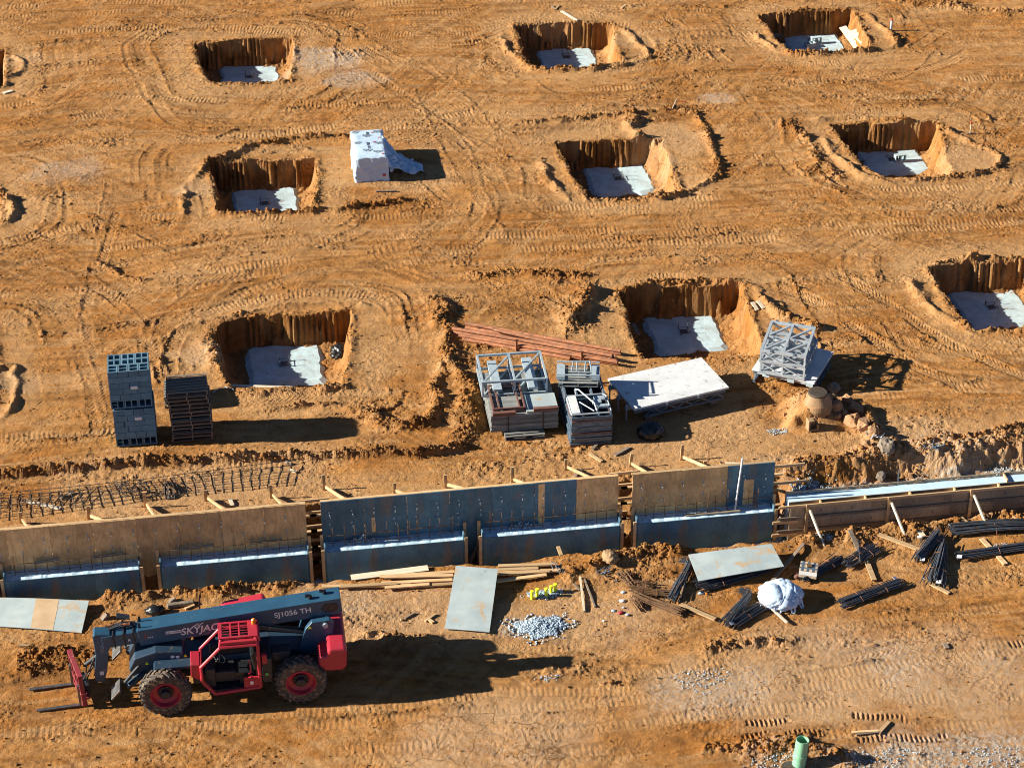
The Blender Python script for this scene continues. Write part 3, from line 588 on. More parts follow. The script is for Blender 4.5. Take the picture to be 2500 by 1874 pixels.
def zat(x, y):
    i = min(max(int(np.searchsorted(xs, x))-1, 0), NX-2); j = min(max(int(np.searchsorted(ys, y))-1, 0), NY-2)
    tx = (x-xs[i])/(xs[i+1]-xs[i]); ty = (y-ys[j])/(ys[j+1]-ys[j])
    return float((Z[i, j]*(1-tx)+Z[i+1, j]*tx)*(1-ty)+(Z[i, j+1]*(1-tx)+Z[i+1, j+1]*tx)*ty)
def on(px, py, z=0.0, k=1.1302, up=0.0):
    "place on the terrain under a survey point"
    p = G(px*k, py*k, z)
    for _ in range(4): p = G(px*k, py*k, zat(p.x, p.y))
    return Vector((p.x, p.y, zat(p.x, p.y)+up))
# ---------------------------------------------------------------- pit slabs
PN = {(0, 2): 'far left', (1, 2): 'far middle', (2, 2): 'far right', (0, 1): 'second row left', (1, 1): 'second row middle', (2, 1): 'second row right', (0, 0): 'near left', (1, 0): 'near middle', (2, 0): 'near right'}
LX = (0, 13.24, 23.87)
def slab_mesh(seed, sx=1.27, sy=1.30):
    r = random.Random(seed); n = 44; pts = []
    for i in range(n):
        a = 2*math.pi*i/n; c, s = math.cos(a), math.sin(a); k = 1/max(abs(c), abs(s)); j = 1+r.uniform(-.035, .03)+.02*math.sin(5*a+seed)
        pts.append((c*k*sx*j, s*k*sy*j))
    b = MB(); top = .0; rings = 7
    for q in range(rings+1):
        f = 1-q/rings*.98
        for x, y in pts: b.v.append((x*f, y*f, (-.10 if q == 0 else 0)+.012*math.sin(3*x*f+seed)*math.cos(2.3*y*f)+r.uniform(-.004, .004)))
    for q in range(rings):
        for i in range(n): j = (i+1) % n; b.f.append((q*n+i, q*n+j, (q+1)*n+j, (q+1)*n+i))
    b.f.append(tuple(rings*n+i for i in range(n)))
    return b
for (i, j), nm in PN.items():
    x, y = LX[i], 11.28*j
    s = slab_mesh(i*7+j).obj('blinding_slab', 'blinding', None, (x+.04, y+.05, -1.02)); 
    tag(s, f'thin pale blinding slab on the bottom of the {nm} square pit', 'concrete slab', 'blinding slabs in the dug pits')
    cg = MB(); hh = .24
    for a in (-.16, .16):
        for b_ in (-.16, .16): cg.tube([(a, b_, -.03), (a, b_, hh)], .013, 6)
    for a in (-.16, .16):
        cg.tube([(a, -.2, .08), (a, .2, .08)], .009, 5); cg.tube([(-.2, a, .10), (.2, a, .10)], .009, 5)
    cg.bx(-.12, .12, -.12, .12, .0, .03)
    o = cg.obj('survey_cage', 'rebar', None, (x, y, -1.02), (0, 0, R(3*i-2*j)))
    tag(o, f'small square of short steel bars standing mid slab in the {nm} pit', 'rebar marker', 'bar cages marking the footing centres')

# ---------------------------------------------------------------- formwork walls
YB, YF, ZT, ZC = -10.15, -10.58, .6, -.83
FT = 'timber formwork along the trench'
def bolt(mb, x, z, y=YB-.002):
    mb.tube([(x, y, z), (x+.01, y-.10, z-.02)], .011, 5); mb.box((x+.01, y-.10, z-.03), (.022, .012, .07)); mb.box((x, y-.006, z+.07), (.05, .012, .04))
def tall_panel(x0, x1, label, mats, bolts_rows):
    t = thing('tall_formwork', label, 'formwork panel', (x0, YB, ZT-2.44), 0, FT)
    n = max(1, round((x1-x0)/1.2)); wd = (x1-x0)/n
    for k in range(n):
        m = mats[k % len(mats)]; dz = random.uniform(-.012, .012)
        MB().bx(wd*k+.004, wd*(k+1)-.004, 0, .019, 0, 2.44+dz).obj('plywood_sheet', m, t, bev=0)
    for z in (.25, .8, 1.35, 1.9, 2.36): MB().bx(-.3 if z < 2.3 else -.0, x1-x0+(.3 if z < 2.3 else 0), .11, .20, z-.02, z+.02).obj('waler', 'wood_new', t)
    for k in range(int((x1-x0)/.61)+1): MB().bx(.61*k, .61*k+.04, .021, .109, .02, 2.40).obj('stud', 'wood_new', t) if False else None
    b = MB(); bolt(b, 0, 0, -.002); b0 = None
    for x in np.arange(.25, x1-x0-.1, .61):
        for z in bolts_rows:
            o = b.obj('tie_bolt', 'steel_pale', t) if b0 is None else b0.copy()
            if b0 is not None: C.objects.link(o)
            b0 = o; o.location = (x+random.uniform(-.02, .02), 0, z+random.uniform(-.02, .02)); o.rotation_euler = (0, R(random.uniform(-14, 14)), 0)
    return t
# object x of each sheet mesh starts at the panel, so each sheet picks its own tone
T1 = tall_panel(-13.0, .02, 'long tall plywood form panel of tan sheets at the left of the trench', ['ply_tan'], (1.55, 1.98))
T2 = tall_panel(.44, 8.99, 'tall blue grey stained plywood form panel in the middle of the trench', ['ply_slate', 'ply_slate', 'ply_slate', 'ply_slate', 'ply_slate', 'ply_slate', 'ply_tan'], (1.6, 2.0))
T3 = tall_panel(9.4, 13.6, 'short tall form panel with a blue grey sheet beside the low wall', ['ply_tan', 'ply_tan', 'ply_slate', 'ply_tan'], (1.55, 1.98))
tanstrip = lambda t, x, w_, z0, z1: MB().bx(x, x+w_, -.004, -.0005, z0, z1).obj('patch_board', 'ply_tan', t)
tanstrip(T2, 1.42, .10, 1.25, 1.75); tanstrip(T2, 6.22, .18, 1.0, 2.4); tanstrip(T3, 3.30, .3, .9, 1.9)
bays = [(-12.3, -8.75, 'form of the bay cut by the left edge'), (-8.42, -4.75, 'front form of the first bay, left of the narrow gap behind the telehandler'), (-4.12, -.02, 'front form of the second bay, behind the raised boom'),
        (.50, 4.42, 'front form of the third bay, behind the lumber pile'), (5.0, 8.96, 'front form of the fourth bay, above the yellow caps'), (9.50, 13.52, 'front form of the fifth bay, beside the low wall')]
bnm = ['cut by the left edge', 'first in full from the left', 'behind the telehandler boom', 'left of the open slot', 'right of the open slot', 'beside the vertical white pipe']
def rebar_mat(x0, x1, z0, z1, y, label):
    b = MB(); r = random.Random(int(x0*10))
    for z in np.arange(z0, z1, .27): b.tube([(x0-.05, y, z+r.uniform(-.02, .02)), ((x0+x1)/2, y-.02, z-.02), (x1+.05, y, z+r.uniform(-.02, .02))], .011, 5)
    for x in np.arange(x0+.1, x1, .305): xx = x+r.uniform(-.03, .03); b.tube([(xx, y+.022, z0-.25), (xx+r.uniform(-.03, .03), y+.022, z1+r.uniform(-.05, .1))], .011, 5)
    return tag(b.obj('rebar_mat', 'rebar_rust'), label, 'rebar mat', 'rebar mats standing in the forms')
for (x0, x1, _), nm in zip(bays, bnm):
    t = thing('front_form', f'low dark plywood front form of the bay {nm}', 'formwork panel', (x0, YF, -2.05), 0, 'low front forms of the wall bays')
    n = round((x1-x0)/1.22); wd = (x1-x0)/n
    for k in range(n): MB().bx(wd*k+.002, wd*(k+1)-.002, -.019, 0, 0, 1.22).obj('plywood_sheet', 'ply_slate', t)
    for sx in (0, 1):
        xx = 0 if sx == 0 else x1-x0
        s = -1 if sx == 0 else 1
        MB().bx(xx+s*.002, xx+s*.04, .0, .37, 0, 1.40).obj('bulkhead', 'ply_slate', t)
        MB().bx(xx+s*.042, xx+s*.13, -.04, .0, 0, 1.30).obj('end_stud', 'wood_new', t)
        MB().bx(xx+s*.042, xx+s*.13, .28, .32, 0, 1.62).obj('end_stud', 'wood_new', t)
    c = MB(); nx = 60; r = random.Random(int(x0)); 
    for k in range(nx+1):
        x = x0+.003+(x1-x0-.006)*k/nx; e = .012*math.sin(k*.9)+r.uniform(-.008, .008)
        for yy, zz in ((YF+.004, -2.0), (YF+.004, ZC-.015+e*.5), (YF+.10, ZC+e*.6), (YF+.25, ZC+r.uniform(-.008, .008)), (YB-.004, ZC+.02+e), (YB-.004, -2.0)): c.v.append((x, yy, zz))
    for k in range(nx):
        for q in range(5): a = k*6+q; c.f.append((a, a+1, a+7, a+6))
    c.f.append(tuple(range(6))); c.f.append(tuple(nx*6+5-q for q in range(6)))
    tag(c.obj('concrete_pour', 'concrete', None, smooth=False), f'fresh concrete footing wall inside the bay {nm}', 'concrete wall', 'concrete pours inside the forms')
    rebar_mat(x0+.15, x1-.12, ZC+.12, ZC+.62, YB-.20, f'thin rebar mat rising from the concrete of the bay {nm}')
# concrete footing strip under everything
tag(MB().bx(-13, 13.9, -10.95, -9.75, -2.2, -1.93).obj('footing', 'concrete'), 'wide concrete footing strip lying at the bottom of the trench', 'concrete footing')
# cross timbers in the gaps
for gx0, gx1, nm in ((.04, .42, 'left gap between the tall panels'), (9.02, 9.38, 'right gap between the tall panels')):
    for k, z in enumerate((-1.45, -.95, -.45, .02, .45)):
        o = MB().beam((gx0-.25, YB+.32+.03*(k % 2), z), (gx1+.3, YB+.32, z+.02), .04, .09).obj('cross_timber', 'wood_new')
        tag(o, f"{('lowest', 'second lowest', 'middle', 'second highest', 'highest')[k]} cross timber bridging the {nm}", 'timber', 'cross timbers in the form gaps')
for k, z in enumerate((-.3, .3)):
    tag(MB().beam((13.62, YB+.2, z), (14.75-.2*k, YB+.2, z), .04, .09).obj('cross_timber', 'wood_new'), ('lower' if k == 0 else 'upper')+' timber poking out right of the last tall panel', 'timber', 'cross timbers in the form gaps')
b = MB(); tag(b.beam((4.5, YF, -1.9), (4.95, YB-.05, -1.2), .09, .04).obj('slot_brace', 'wood_old'), 'slanting wooden brace inside the dark slot between the middle bays', 'timber')
# stakes and kickers behind
st = [(135, 590, 0), (565, 565, 1), (925, 490, 0), (1310, 450, 0), (1725, 430, 0), (2060, 380, 1)]
P_ = [(a/2.602, 1050+b/2.602) for a, b, _ in st]
P_ += [(750+a/2.765, 1100+b/2.765) for a, b in ((590, 290), (935, 250), (1385, 215), (1745, 130))]
P_ += [(1450+a/3.129, 1070+b/3.129) for a, b in ((278, 215), (668, 165), (845, 215))]
near = ['at the far left behind the tan panel', 'second from the left behind the tan panel', 'beside the rebar tangle', 'at the middle of the tan panel', 'near the right end of the tan panel', 'at the left end of the blue grey panel',
 'behind the left third of the blue grey panel', 'behind the middle of the blue grey panel', 'right of the middle of the blue grey panel', 'near the right end of the blue grey panel', 'at the gap before the last panel', 'behind the last tall panel', 'short, behind the last tall panel']
for k, (px, py) in enumerate(P_):
    p = on(px, py, 0, 1.0)
    t = thing('form_stake', 'wooden stake with a kicker board '+near[k], 'stake', (p.x, p.y, p.z), 0, 'stakes bracing the back of the forms')
    hgt = .38+.08*(k % 3) if k != 12 else .2
    MB().bx(-.045, .045, -.02, .02, -.3, hgt).obj('post', 'wood_new', t, rot=(0, R(random.uniform(-5, 5)), 0))
    if k != 12: MB().beam((.03, .03, .10), (.30+.25*(k % 2), YB+.13-p.y, ZT-.12-p.z), .04, .09).obj('kicker', 'wood_new', t)
# vertical white pipe in the fifth bay
p0 = Vector((12.42, YF+.2, ZC)); b = MB().tube([(0, 0, 0), (.16, .12, 1.75)], .03, 10)
tag(b.obj('conduit', 'pipe_white', None, p0), 'tall white plastic pipe standing in the concrete of the last bay', 'pipe')
tag(MB().beam((10.95, YF+.15, ZC+.03), (12.55, YF+.12, ZC+.05), .09, .035).obj('loose_board', 'wood_old'), 'short board lying on wet concrete beside the white pipe', 'timber')
for a, b_, nm in ((-7.6, -6.9, 'first'), (-6.0, -5.1, 'first'), (-3.7, -2.6, 'second'), (-1.6, -.7, 'second')):
    tag(MB().beam((a, YB-.10, ZC+.30), (b_, YB-.10, ZC+.36), .02, .09).obj('spacer_board', 'wood_grey'), f"grey spacer board {'left' if a in (-7.6, -3.7) else 'right'} behind the rebar of the {nm} full tan bay", 'timber', 'spacer boards behind the rebar')
for x in (13.0, 1.6, 6.2):
    b = MB(); 
    if x == 13.0:
        for k in (-.08, 0, .08): b.tube([(k, 0, 0), (-k*.5, .03, .62)], .012, 5)
        tag(b.obj('bar_tripod', 'rebar_rust', None, (x, YF+.18, ZC)), 'three rusty bars leaning together on the last concrete bay', 'rebar')
    else:
        for k in range(60):
            r_ = random.uniform(.02, .045); a = random.uniform(-.45, .45)
            b.box((a, random.uniform(-.06, .06), .02+max(0, .22-abs(a)*.5)*random.random()), (r_, r_, r_), Euler((random.random()*3, random.random()*3, 0)).to_matrix())
        tag(b.obj('gravel_heap', 'gravel', None, (x, YB-.12, ZC)), f"little grey gravel heap on the concrete of the bay {'left' if x < 3 else 'right'} of the open slot", 'gravel', kind='stuff')

# low double form at the right
XL0, XL1, ZL = 13.95, 26.0, -.5
t = thing('low_form', 'long low double plywood form of the lower wall, braced by raking boards', 'formwork panel', (XL0, -10.8, ZL-1.35))
for k in range(int((XL1-XL0)/2.44)+1):
    a = 2.44*k; e = min(a+2.44, XL1-XL0)
    if e-a < .1: continue
    for z0, z1 in ((0, .44), (.445, .89), (.895, 1.33)): MB().bx(a+.002, e-.002, -.02, 0, z0, z1).obj('board', 'ply_form', t)
for z, e in ((.45, 0), (.90, 0), (1.31, .45)): MB().bx(-.35, XL1-XL0, -.062, -.022, z-.035, z+.045).obj('waler', 'wood_old' if not e else 'wood_new', t)
for z in (.3, .75): MB().bx(-.5, .25, -.075, -.034+.0, z, z+.09).obj('end_timber', 'wood_new', t)
MB().bx(0, XL1-XL0, .555, .575, 0, 1.42).obj('back_board', 'ply_form', t)
MB().bx(0, XL1-XL0, .165, .18, .2, 1.33).obj('inner_board', 'ply_form', t)
for k in range(9): MB().bx(.9+1.35*k, .94+1.35*k, .002, .163, 1.0, 1.36).obj('spreader', 'wood_new', t)
b0 = MB().tube([(0, -.022, 0), (0, -.10, -.02)], .012, 5).obj('tie_bolt', 'steel_blue', t)
for k in range(38):
    o = b0 if k == 0 else b0.copy()
    if k: C.objects.link(o)
    o.location = (.3+.31*k, 0, (.22, .68, 1.12)[k % 3])
c = MB(); c.bx(XL0+.02, XL1, -10.8+.185, -10.8+.552, -1.85, ZL-.03)
tag(c.obj('low_concrete_wall', 'concrete'), 'long low concrete wall top showing as a bright strip at the right', 'concrete wall')
MB().bx(6.6, 6.64, .182, .553, 1.0, 1.41).obj('spreader', 'wood_new', t); MB().bx(7.6, 7.64, .182, .553, 1.0, 1.41).obj('spreader', 'wood_new', t)
for k, x in enumerate((14.45, 16.9, 19.4, 21.9, 24.4)):
    t = thing('raking_brace', 'pair of pale boards propping the low form, '+('beside the last tall panel', 'second from the left', 'above the crossed rebar bundles', 'above the long rebar pile', 'past the right edge')[k], 'brace', (x, -10.87, -1.85), 0, 'braces on the low form')
    MB().beam((0, 0, 0), (0, -.01, 1.38), .04, .09, (1, 0, 0)).obj('upright', 'wood_new', t)
    MB().beam((.06, -.05, 1.2), (.30, -.95, .48), .04, .09).obj('kicker', 'wood_white', t)
tag(MB().tube([(17.4, -10.17, -.9), (17.35, -10.17, -.05)], .02, 8).obj('conduit', 'steel_blue'), 'short grey pipe standing up behind the low wall', 'pipe')
# ---------------------------------------------------------------- concrete blocks
def block_mesh():
    b = MB(); L, W, H, t = .391, .289, .188, .036
    b.bx(-L/2, L/2, -W/2, -W/2+t, 0, H); b.bx(-L/2, L/2, W/2-t, W/2, 0, H)
    for x in (-L/2+t/2, 0, L/2-t/2): b.bx(x-t/2, x+t/2, -W/2+t, W/2-t, 0, H)
    return b
proto = block_mesh().obj('concrete_block', 'block_grey'); tag(proto, 'x', 'concrete block'); used = False
def put_block(loc, rot, label, group='hollow blocks in the tall cube stack'):
    global used
    o = proto if not used else proto.copy()
    if used: C.objects.link(o)
    used = True; o.location = loc; o.rotation_euler = rot; o['label'] = label; o['group'] = group; return o
FL = G(285, 1093, 0); bx0, by0 = FL.x, FL.y
def cube(z0, ox, oy, nm):
    rr = random.Random(int(z0*10)); j = lambda: rr.uniform(-.004, .004)
    for r_ in range(5):
        for k in range(3): put_block((bx0+ox+.2+.402*k, by0+oy+.1+.2*r_+.097, z0+.148), (R(90), 0, 0), f'grey block laid on its side in the bottom course of the {nm} cube')
    for c_ in range(5):
        z = z0+.30+c_*.1965; flip = c_ % 2
        rows = [('4', .2), ('3', .55), ('3', .85)] if not flip else [('3', .15), ('3', .45), ('4', .80)]
        lab = ('second', 'third', 'fourth', 'fifth', 'top')[c_]
        for ty, y in rows:
            for k in range(3 if ty == '3' else 4):
                pos = 'front row' if y < .3 else 'rear rows'
                if ty == '3': put_block((bx0+ox+.2+.402*k+j(), by0+oy+y+j(), z), (0, 0, 0), f'grey hollow block in the {pos} of the {lab} course, {nm} cube')
                else: put_block((bx0+ox+.15+.302*k+j(), by0+oy+y+j(), z), (0, 0, R(90)), f'grey hollow block in the {pos} of the {lab} course, {nm} cube')
cube(.02, 0, 0, 'lower'); cube(1.33, -.03, .03, 'upper')
for z, x, nm in ((2.0, .60, 'upper'), (.92, .62, 'lower')):
    tag(MB().bx(bx0+x, bx0+x+.2, by0-.008, by0-.003+(.03 if nm == 'upper' else 0), z, z+.10).obj('paper_label', 'label_white'), f'white paper label stuck on the front of the {nm} block cube', 'label')
pale_me = proto.data.copy(); pale_me.materials.clear(); pale_me.materials.append(MATS['blinding'])
C3_ = lambda x, y, z: G(1800+x/3.16, y/3.16, z)
for p, rot, lab in ((C3_(1250, 1245, -1.02), (R(90), 0, R(8)), 'pale hollow block standing on the slab of the second row right pit'), (C3_(605, 335, -1.02), (R(90), 0, R(5)), 'pale hollow block standing on the slab of the far right pit'), (C3_(565, 368, -1.02), (0, 0, R(10)), 'pale block lying flat beside the standing one in the far right pit')):
    q = put_block((p.x, p.y+.1, -1.02+(.146 if rot[0] else 0)), rot, lab, 'blocks left on pit slabs'); q.data = pale_me; q.scale = (1.1, 1.0, 1.0)
# ---------------------------------------------------------------- pallets
def make_pallet(m='wood_old', W=1.2, D=1.0):
    t = thing('wooden_pallet', 'x', 'pallet')
    d = MB(); n = 7
    for k in range(n): y = (D-.09)*k/(n-1)+.045; d.bx(0, W, y-.045, y+.045, .118, .136)
    d.obj('deck_boards', m, t)
    for x in (.02, W/2, W-.02): MB().bx(x-.019, x+.019, 0, D, .02, .1175).obj('stringer', m, t)
    d = MB()
    for y in (.045, D/2, D-.045): d.bx(0, W, y-.045, y+.045, .0, .0195)
    d.obj('bottom_boards', m, t)
    return t
pp = make_pallet(); n_p = 12; pb = G(422.5, 1080.5, 0)
nth = ['bottom', 'second', 'third', 'fourth', 'fifth', 'sixth', 'seventh', 'eighth', 'ninth', 'tenth', 'eleventh', 'top']
random.seed(4)
for k in range(n_p):
    loc = (pb.x+random.uniform(-.03, .03)-(.015*max(0, k-6)), pb.y+random.uniform(-.03, .03), .03+k*.141); lab = f'weathered wooden pallet, {nth[k]} of the tall pallet stack'
    if k == 0: pp.location = loc; pp['label'] = lab; pp['group'] = 'pallets in the tall stack'
    else: dup(pp, loc, R(random.uniform(-1.2, 1.2)), lab)
pw = make_pallet('wood_grey'); p = Q(357, 885); pw.location = (p.x, p.y, .03); pw['label'] = 'pale grey pallet, lowest of three behind the tall pallet stack'; pw['group'] = 'pallets behind the tall stack'
dup(pw, (p.x+.02, p.y+.03, .17), R(1), 'pale grey pallet, middle of three behind the tall pallet stack'); dup(pw, (p.x+.0, p.y, .31), R(-1), 'pale grey pallet, top of three behind the tall pallet stack')

# ---------------------------------------------------------------- wrapped cube
def cloth(name, m, fn, nu, nv, parent=None, loc=(0, 0, 0), rz=0, thick=.006):
    b = MB()
    for i in range(nu+1):
        for j in range(nv+1): b.v.append(fn(i/nu, j/nv))
    for i in range(nu):
        for j in range(nv): a = i*(nv+1)+j; b.f.append((a, a+nv+1, a+nv+2, a+1))
    o = b.obj(name, m, parent, loc, (0, 0, rz), smooth=True)
    if thick: s = o.modifiers.new('solid', 'SOLIDIFY'); s.thickness = thick
    return o
from mathutils import noise as mn
def creases(seed, n=16, w=.035, spread=1.0):
    r_ = random.Random(seed); P_ = []
    for k in range(n):
        v_ = Vector((r_.gauss(0, 1), r_.gauss(0, 1), r_.gauss(0, 1))).normalized(); P_.append((v_, r_.uniform(-.8, .8)*spread, r_.uniform(.5, 1.2), r_.uniform(2, 5)))
    def f(p):
        s_ = 0
        for v_, d_, a_, fr in P_:
            q = abs(p.dot(v_)-d_-.08*math.sin(p.length*fr+d_*9)); s_ += a_*math.exp(-q/w)
        return s_
    return f
W_, D_2, H_ = 1.16, 2.32, .97
cr_ = creases(5, 26, .03, 1.4)
tc_ = G(400+1385/2.949, 1310/2.949, 0)
t = thing('wrapped_load', 'large load wrapped in white printed sheeting, with a loose tail on its right side', 'wrapped load', (tc_.x, tc_.y, zat(tc_.x+.5, tc_.y+1)-.02), R(-1))
bm = bmesh.new(); bmesh.ops.create_cube(bm, size=1); bmesh.ops.subdivide_edges(bm, edges=bm.edges[:], cuts=26, use_grid_fill=True)
for v in bm.verts:
    c = v.co.copy(); top = c.z > .499; f = max(abs(c.x), abs(c.y))*2
    x, y, z = (c.x+.5)*W_, (c.y+.5)*D_2, (c.z+.5)*H_
    z -= .05*math.exp(-((.5-abs(c.x))/.05)**2)*(c.z+.5)*.4
    fl = (1-(c.z+.5)); n = mn.noise(Vector((x*5, y*5, z*1.6))); n2 = mn.noise(Vector((x*2.2+5, y*2.2, z*5)))
    k = .05 if not top else .010
    out = Vector((c.x, c.y, 0)); 
    if out.length > 0 and not top: out.normalize(); x += out.x*(k*n*(.5+fl)+.05*fl**3+.015*n2); y += out.y*(k*n*(.5+fl)+.05*fl**3+.015*n2)
    cc = cr_(Vector((x, y, z))-Vector((.5, 1.1, .5)))*(.024 if not top else .004)
    if not top: x += (c.x > .49)*cc-(c.x < -.49)*cc; y -= (c.y < -.49)*cc
    z += k*.7*n2*top-.02*(f > .97)*top+cc*top
    v.co = Vector((x, y, max(z, 0)))
b = MB(); b.add([v.co for v in bm.verts], [[v.index for v in f.verts] for f in bm.faces]); bm.free()
b.obj('sheeting', 'tarp_white', t, smooth=True)
def tail(u, v):
    x = W_-.05+u*1.40; y = .25+1.45*(v*(1-.45*u))+.25*u*math.sin(4*v); n = mn.noise(Vector((u*6, v*7, 3)))
    return (x, y, max(.02, .80*(1-u)**1.8*(.4+.6*v)+.16*n*(1-.3*u)+.20*abs(math.sin(v*8+u*5))*(1-.3*u)))
cloth('loose_tail', 'tarp_white', tail, 34, 26, t)
def tail2(u, v):
    n = mn.noise(Vector((u*6, v*7, 9))); return (W_+.1+u*.95, .25+.55*v+u*.55, max(.03, .25*(1-u)+.16*n+.18*abs(math.sin(v*6+u*3))))
cloth('loose_tail', 'tarp_white', tail2, 26, 18, t)
pm = MB(); 
def ring(cx, cy, r_, plane='top', sq=.55):
    pts = []
    for q in range(17):
        a = 2*math.pi*q/16; u, v = r_*math.cos(a), r_*sq*math.sin(a)
        pts.append((cx+u, cy+v, H_+.015) if plane == 'top' else (cx+u, -.045, cy+v))
    pm.tube(pts, .008, 4)
for (cx, cy) in ((.55, 1.75), (.15, 1.2), (.95, 1.1), (.5, .55), (.12, 2.1), (.98, 2.05), (.85, .4)):
    pm = MB()
    for q in (-.08, 0, .08): ring(cx+q, cy+abs(q)*.9, .085)
    pm.obj('printed_emblem', 'print_dark', t)
pm = MB()
for (cx, cy) in ((.55, 2.0), (.5, 1.15), (.52, .85)): pm.bx(cx, cx+.05, cy-.12, cy+.12, H_-.01, H_+.014); pm.bx(cx+.07, cx+.09, cy-.1, cy+.1, H_-.01, H_+.014)
pm.obj('printed_lettering', 'print_dark', t)
pm = MB()
for (cx, cy) in ((.75, 2.05), (.95, 1.6), (.75, 1.25), (.98, .25)): pm.bx(cx, cx+.09, cy-.03, cy+.03, H_-.01, H_+.013)
pm.bx(.98, 1.08, -.075, -.03, .22, .30); pm.obj('printed_red_mark', 'print_red', t)

# ---------------------------------------------------------------- rusty posts
E_ = lambda x, y, z=0.0: G(1100+x/2.949, 750+y/2.949, z)
ends = [((105, 118), (1222, 318), .20), ((105, 150), (1225, 335), .08), ((12, 160), (1190, 362), .22), ((20, 185), (1195, 378), .10), ((60, 205), (1200, 400), .18), ((85, 235), (1205, 412), .07), ((180, 250), (860, 372), .06), ((300, 160), (1165, 352), .27)]
for k, (a, b_, z) in enumerate(ends):
    A = E_(*a, z); B = E_(*b_, z); dz = zat((A.x+B.x)/2, (A.y+B.y)/2)
    o = MB().tube([A-A, (B-A)], .058, 10).obj('steel_post', 'steel_rust', None, A+Vector((0, 0, dz)))
    tag(o, ('rusty round post at the back edge of the post pile', 'rusty post under the rearmost one in the post pile', 'long rusty post reaching farthest left in the post pile', 'rusty post just below the one reaching farthest left', 'rusty post in the front half of the post pile', 'rusty post at the front bottom of the post pile', 'short rusty post at the very front of the post pile', 'rusty post lying on top of the post pile')[k], 'steel post', 'rusty posts piled beside the pit')
for k, (x, y) in enumerate(((475, 322), (945, 398))):
    p = E_(x, y); zz = zat(p.x, p.y); t = thing('pile_stake', ('left' if k == 0 else 'right')+' rusty upright stake holding the front of the post pile', 'stake', (p.x, p.y, zz), 0, 'stakes holding the post pile')
    MB().bx(-.03, .03, -.03, .03, -.1, .42).obj('post', 'steel_rust', t); MB().bx(-.06, .06, -.045, -.031, .38, .43).obj('cap_plate', 'steel_rust', t)

# ---------------------------------------------------------------- scaffold decks and frames
def frame(mb, W, D, z, w=.062, bars=(), diag=()):
    mb.bx(0, W, 0, w, z, z+w); mb.bx(0, W, D-w, D, z, z+w); mb.bx(0, w, w, D-w, z, z+w); mb.bx(W-w, W, w, D-w, z, z+w)
    for x in bars: mb.bx(x-w/2, x+w/2, w, D-w, z+.002, z+w-.002)
    for a, b_ in diag: mb.beam((*a, z+w/2), (*b_, z+w/2), w*.8, w*.8)
# first stack
e1 = E_(292, 897, .14); t = thing('deck_stack', 'strapped stack of weathered grey deck boards on a pallet', 'board stack', (e1.x, e1.y, zat(e1.x+1, e1.y+.5)+.14), R(-1))
for k in range(8):
    o_ = random.uniform(-.02, .02); MB().bx(o_, 2.02+o_, 0+abs(o_), 2.45, .072*k, .072*k+.066).obj('deck_board', 'wood_grey', t)
for x in (.50, 1.56): b = MB(); b.bx(x, x+.035, -.02, 1.2, .575, .58); b.bx(x, x+.035, -.024, -.02, 0, .58); b.obj('strap', 'black_plastic', t)
MB().bx(1.08, 2.04, .02, .95, .582, .64).obj('loose_sheet', 'ply_grey', t)
MB().bx(.05, .74, -.06, .06, .582, .70).obj('red_timber', 'wood_red', t); MB().bx(1.28, 2.02, -.06, .06, .643, .76).obj('red_timber', 'wood_red', t)
z1 = t.location.z
ppp = make_pallet('wood_grey', 1.2, 1.0); p = E_(395, 957); ppp.location = (p.x, p.y, zat(p.x, p.y)); tag(ppp, 'grey pallet poking out below the strapped board stack', None, 'pallets under the scaffold stacks')
p = E_(790, 855); p2 = dup(ppp, (p.x+.1, p.y+.1, zat(p.x, p.y)), 0, 'grey pallet under the left frame pile behind the hooped frame', 'pallets under the scaffold stacks')
t = thing('lattice_truss', 'pale aluminium truss frame lying at the back of the board stack', 'steel frame', (e1.x-.12, e1.y+1.05, z1+.585), R(-1.5))
for zz in (0, .48):
    b = MB(); frame(b, 2.0, 1.6, zz, .06, (1.0,), (((.06, .06), (1.0, 1.5)), ((1.0, .1), (1.94, 1.5)))); b.obj('truss_grid', 'steel_pale', t)
for x in (.03, 1.0, 1.97):
    for y in (.03, 1.57): MB().bx(x-.024, x+.024, y-.024, y+.024, .06, .48).obj('post', 'alu', t)
MB().bx(.35, .62, .08, 1.75, .12, .2).obj('channel', 'steel_pale', t); MB().bx(1.42, 1.72, .08, 1.8, .12, .2).obj('channel', 'steel_pale', t)
t = thing('rusty_frame', 'brown rusty rectangular frame standing in front of the truss frame', 'steel frame', (e1.x+.08, e1.y+.12, z1+.70), R(-1))
b = MB(); frame(b, .98, 1.35, 0, .045, (.2, .8)); b.obj('grid', 'wood_red', t)
b = MB(); frame(b, .98, 1.35, -.11+.0, .045, (), (((.05, .1), (.9, 1.3)),)); b.obj('grid', 'wood_red', t)
MB().bx(.22, .78, .06, .72, -.05, -.0).obj('sheet', 'wood_grey', t)
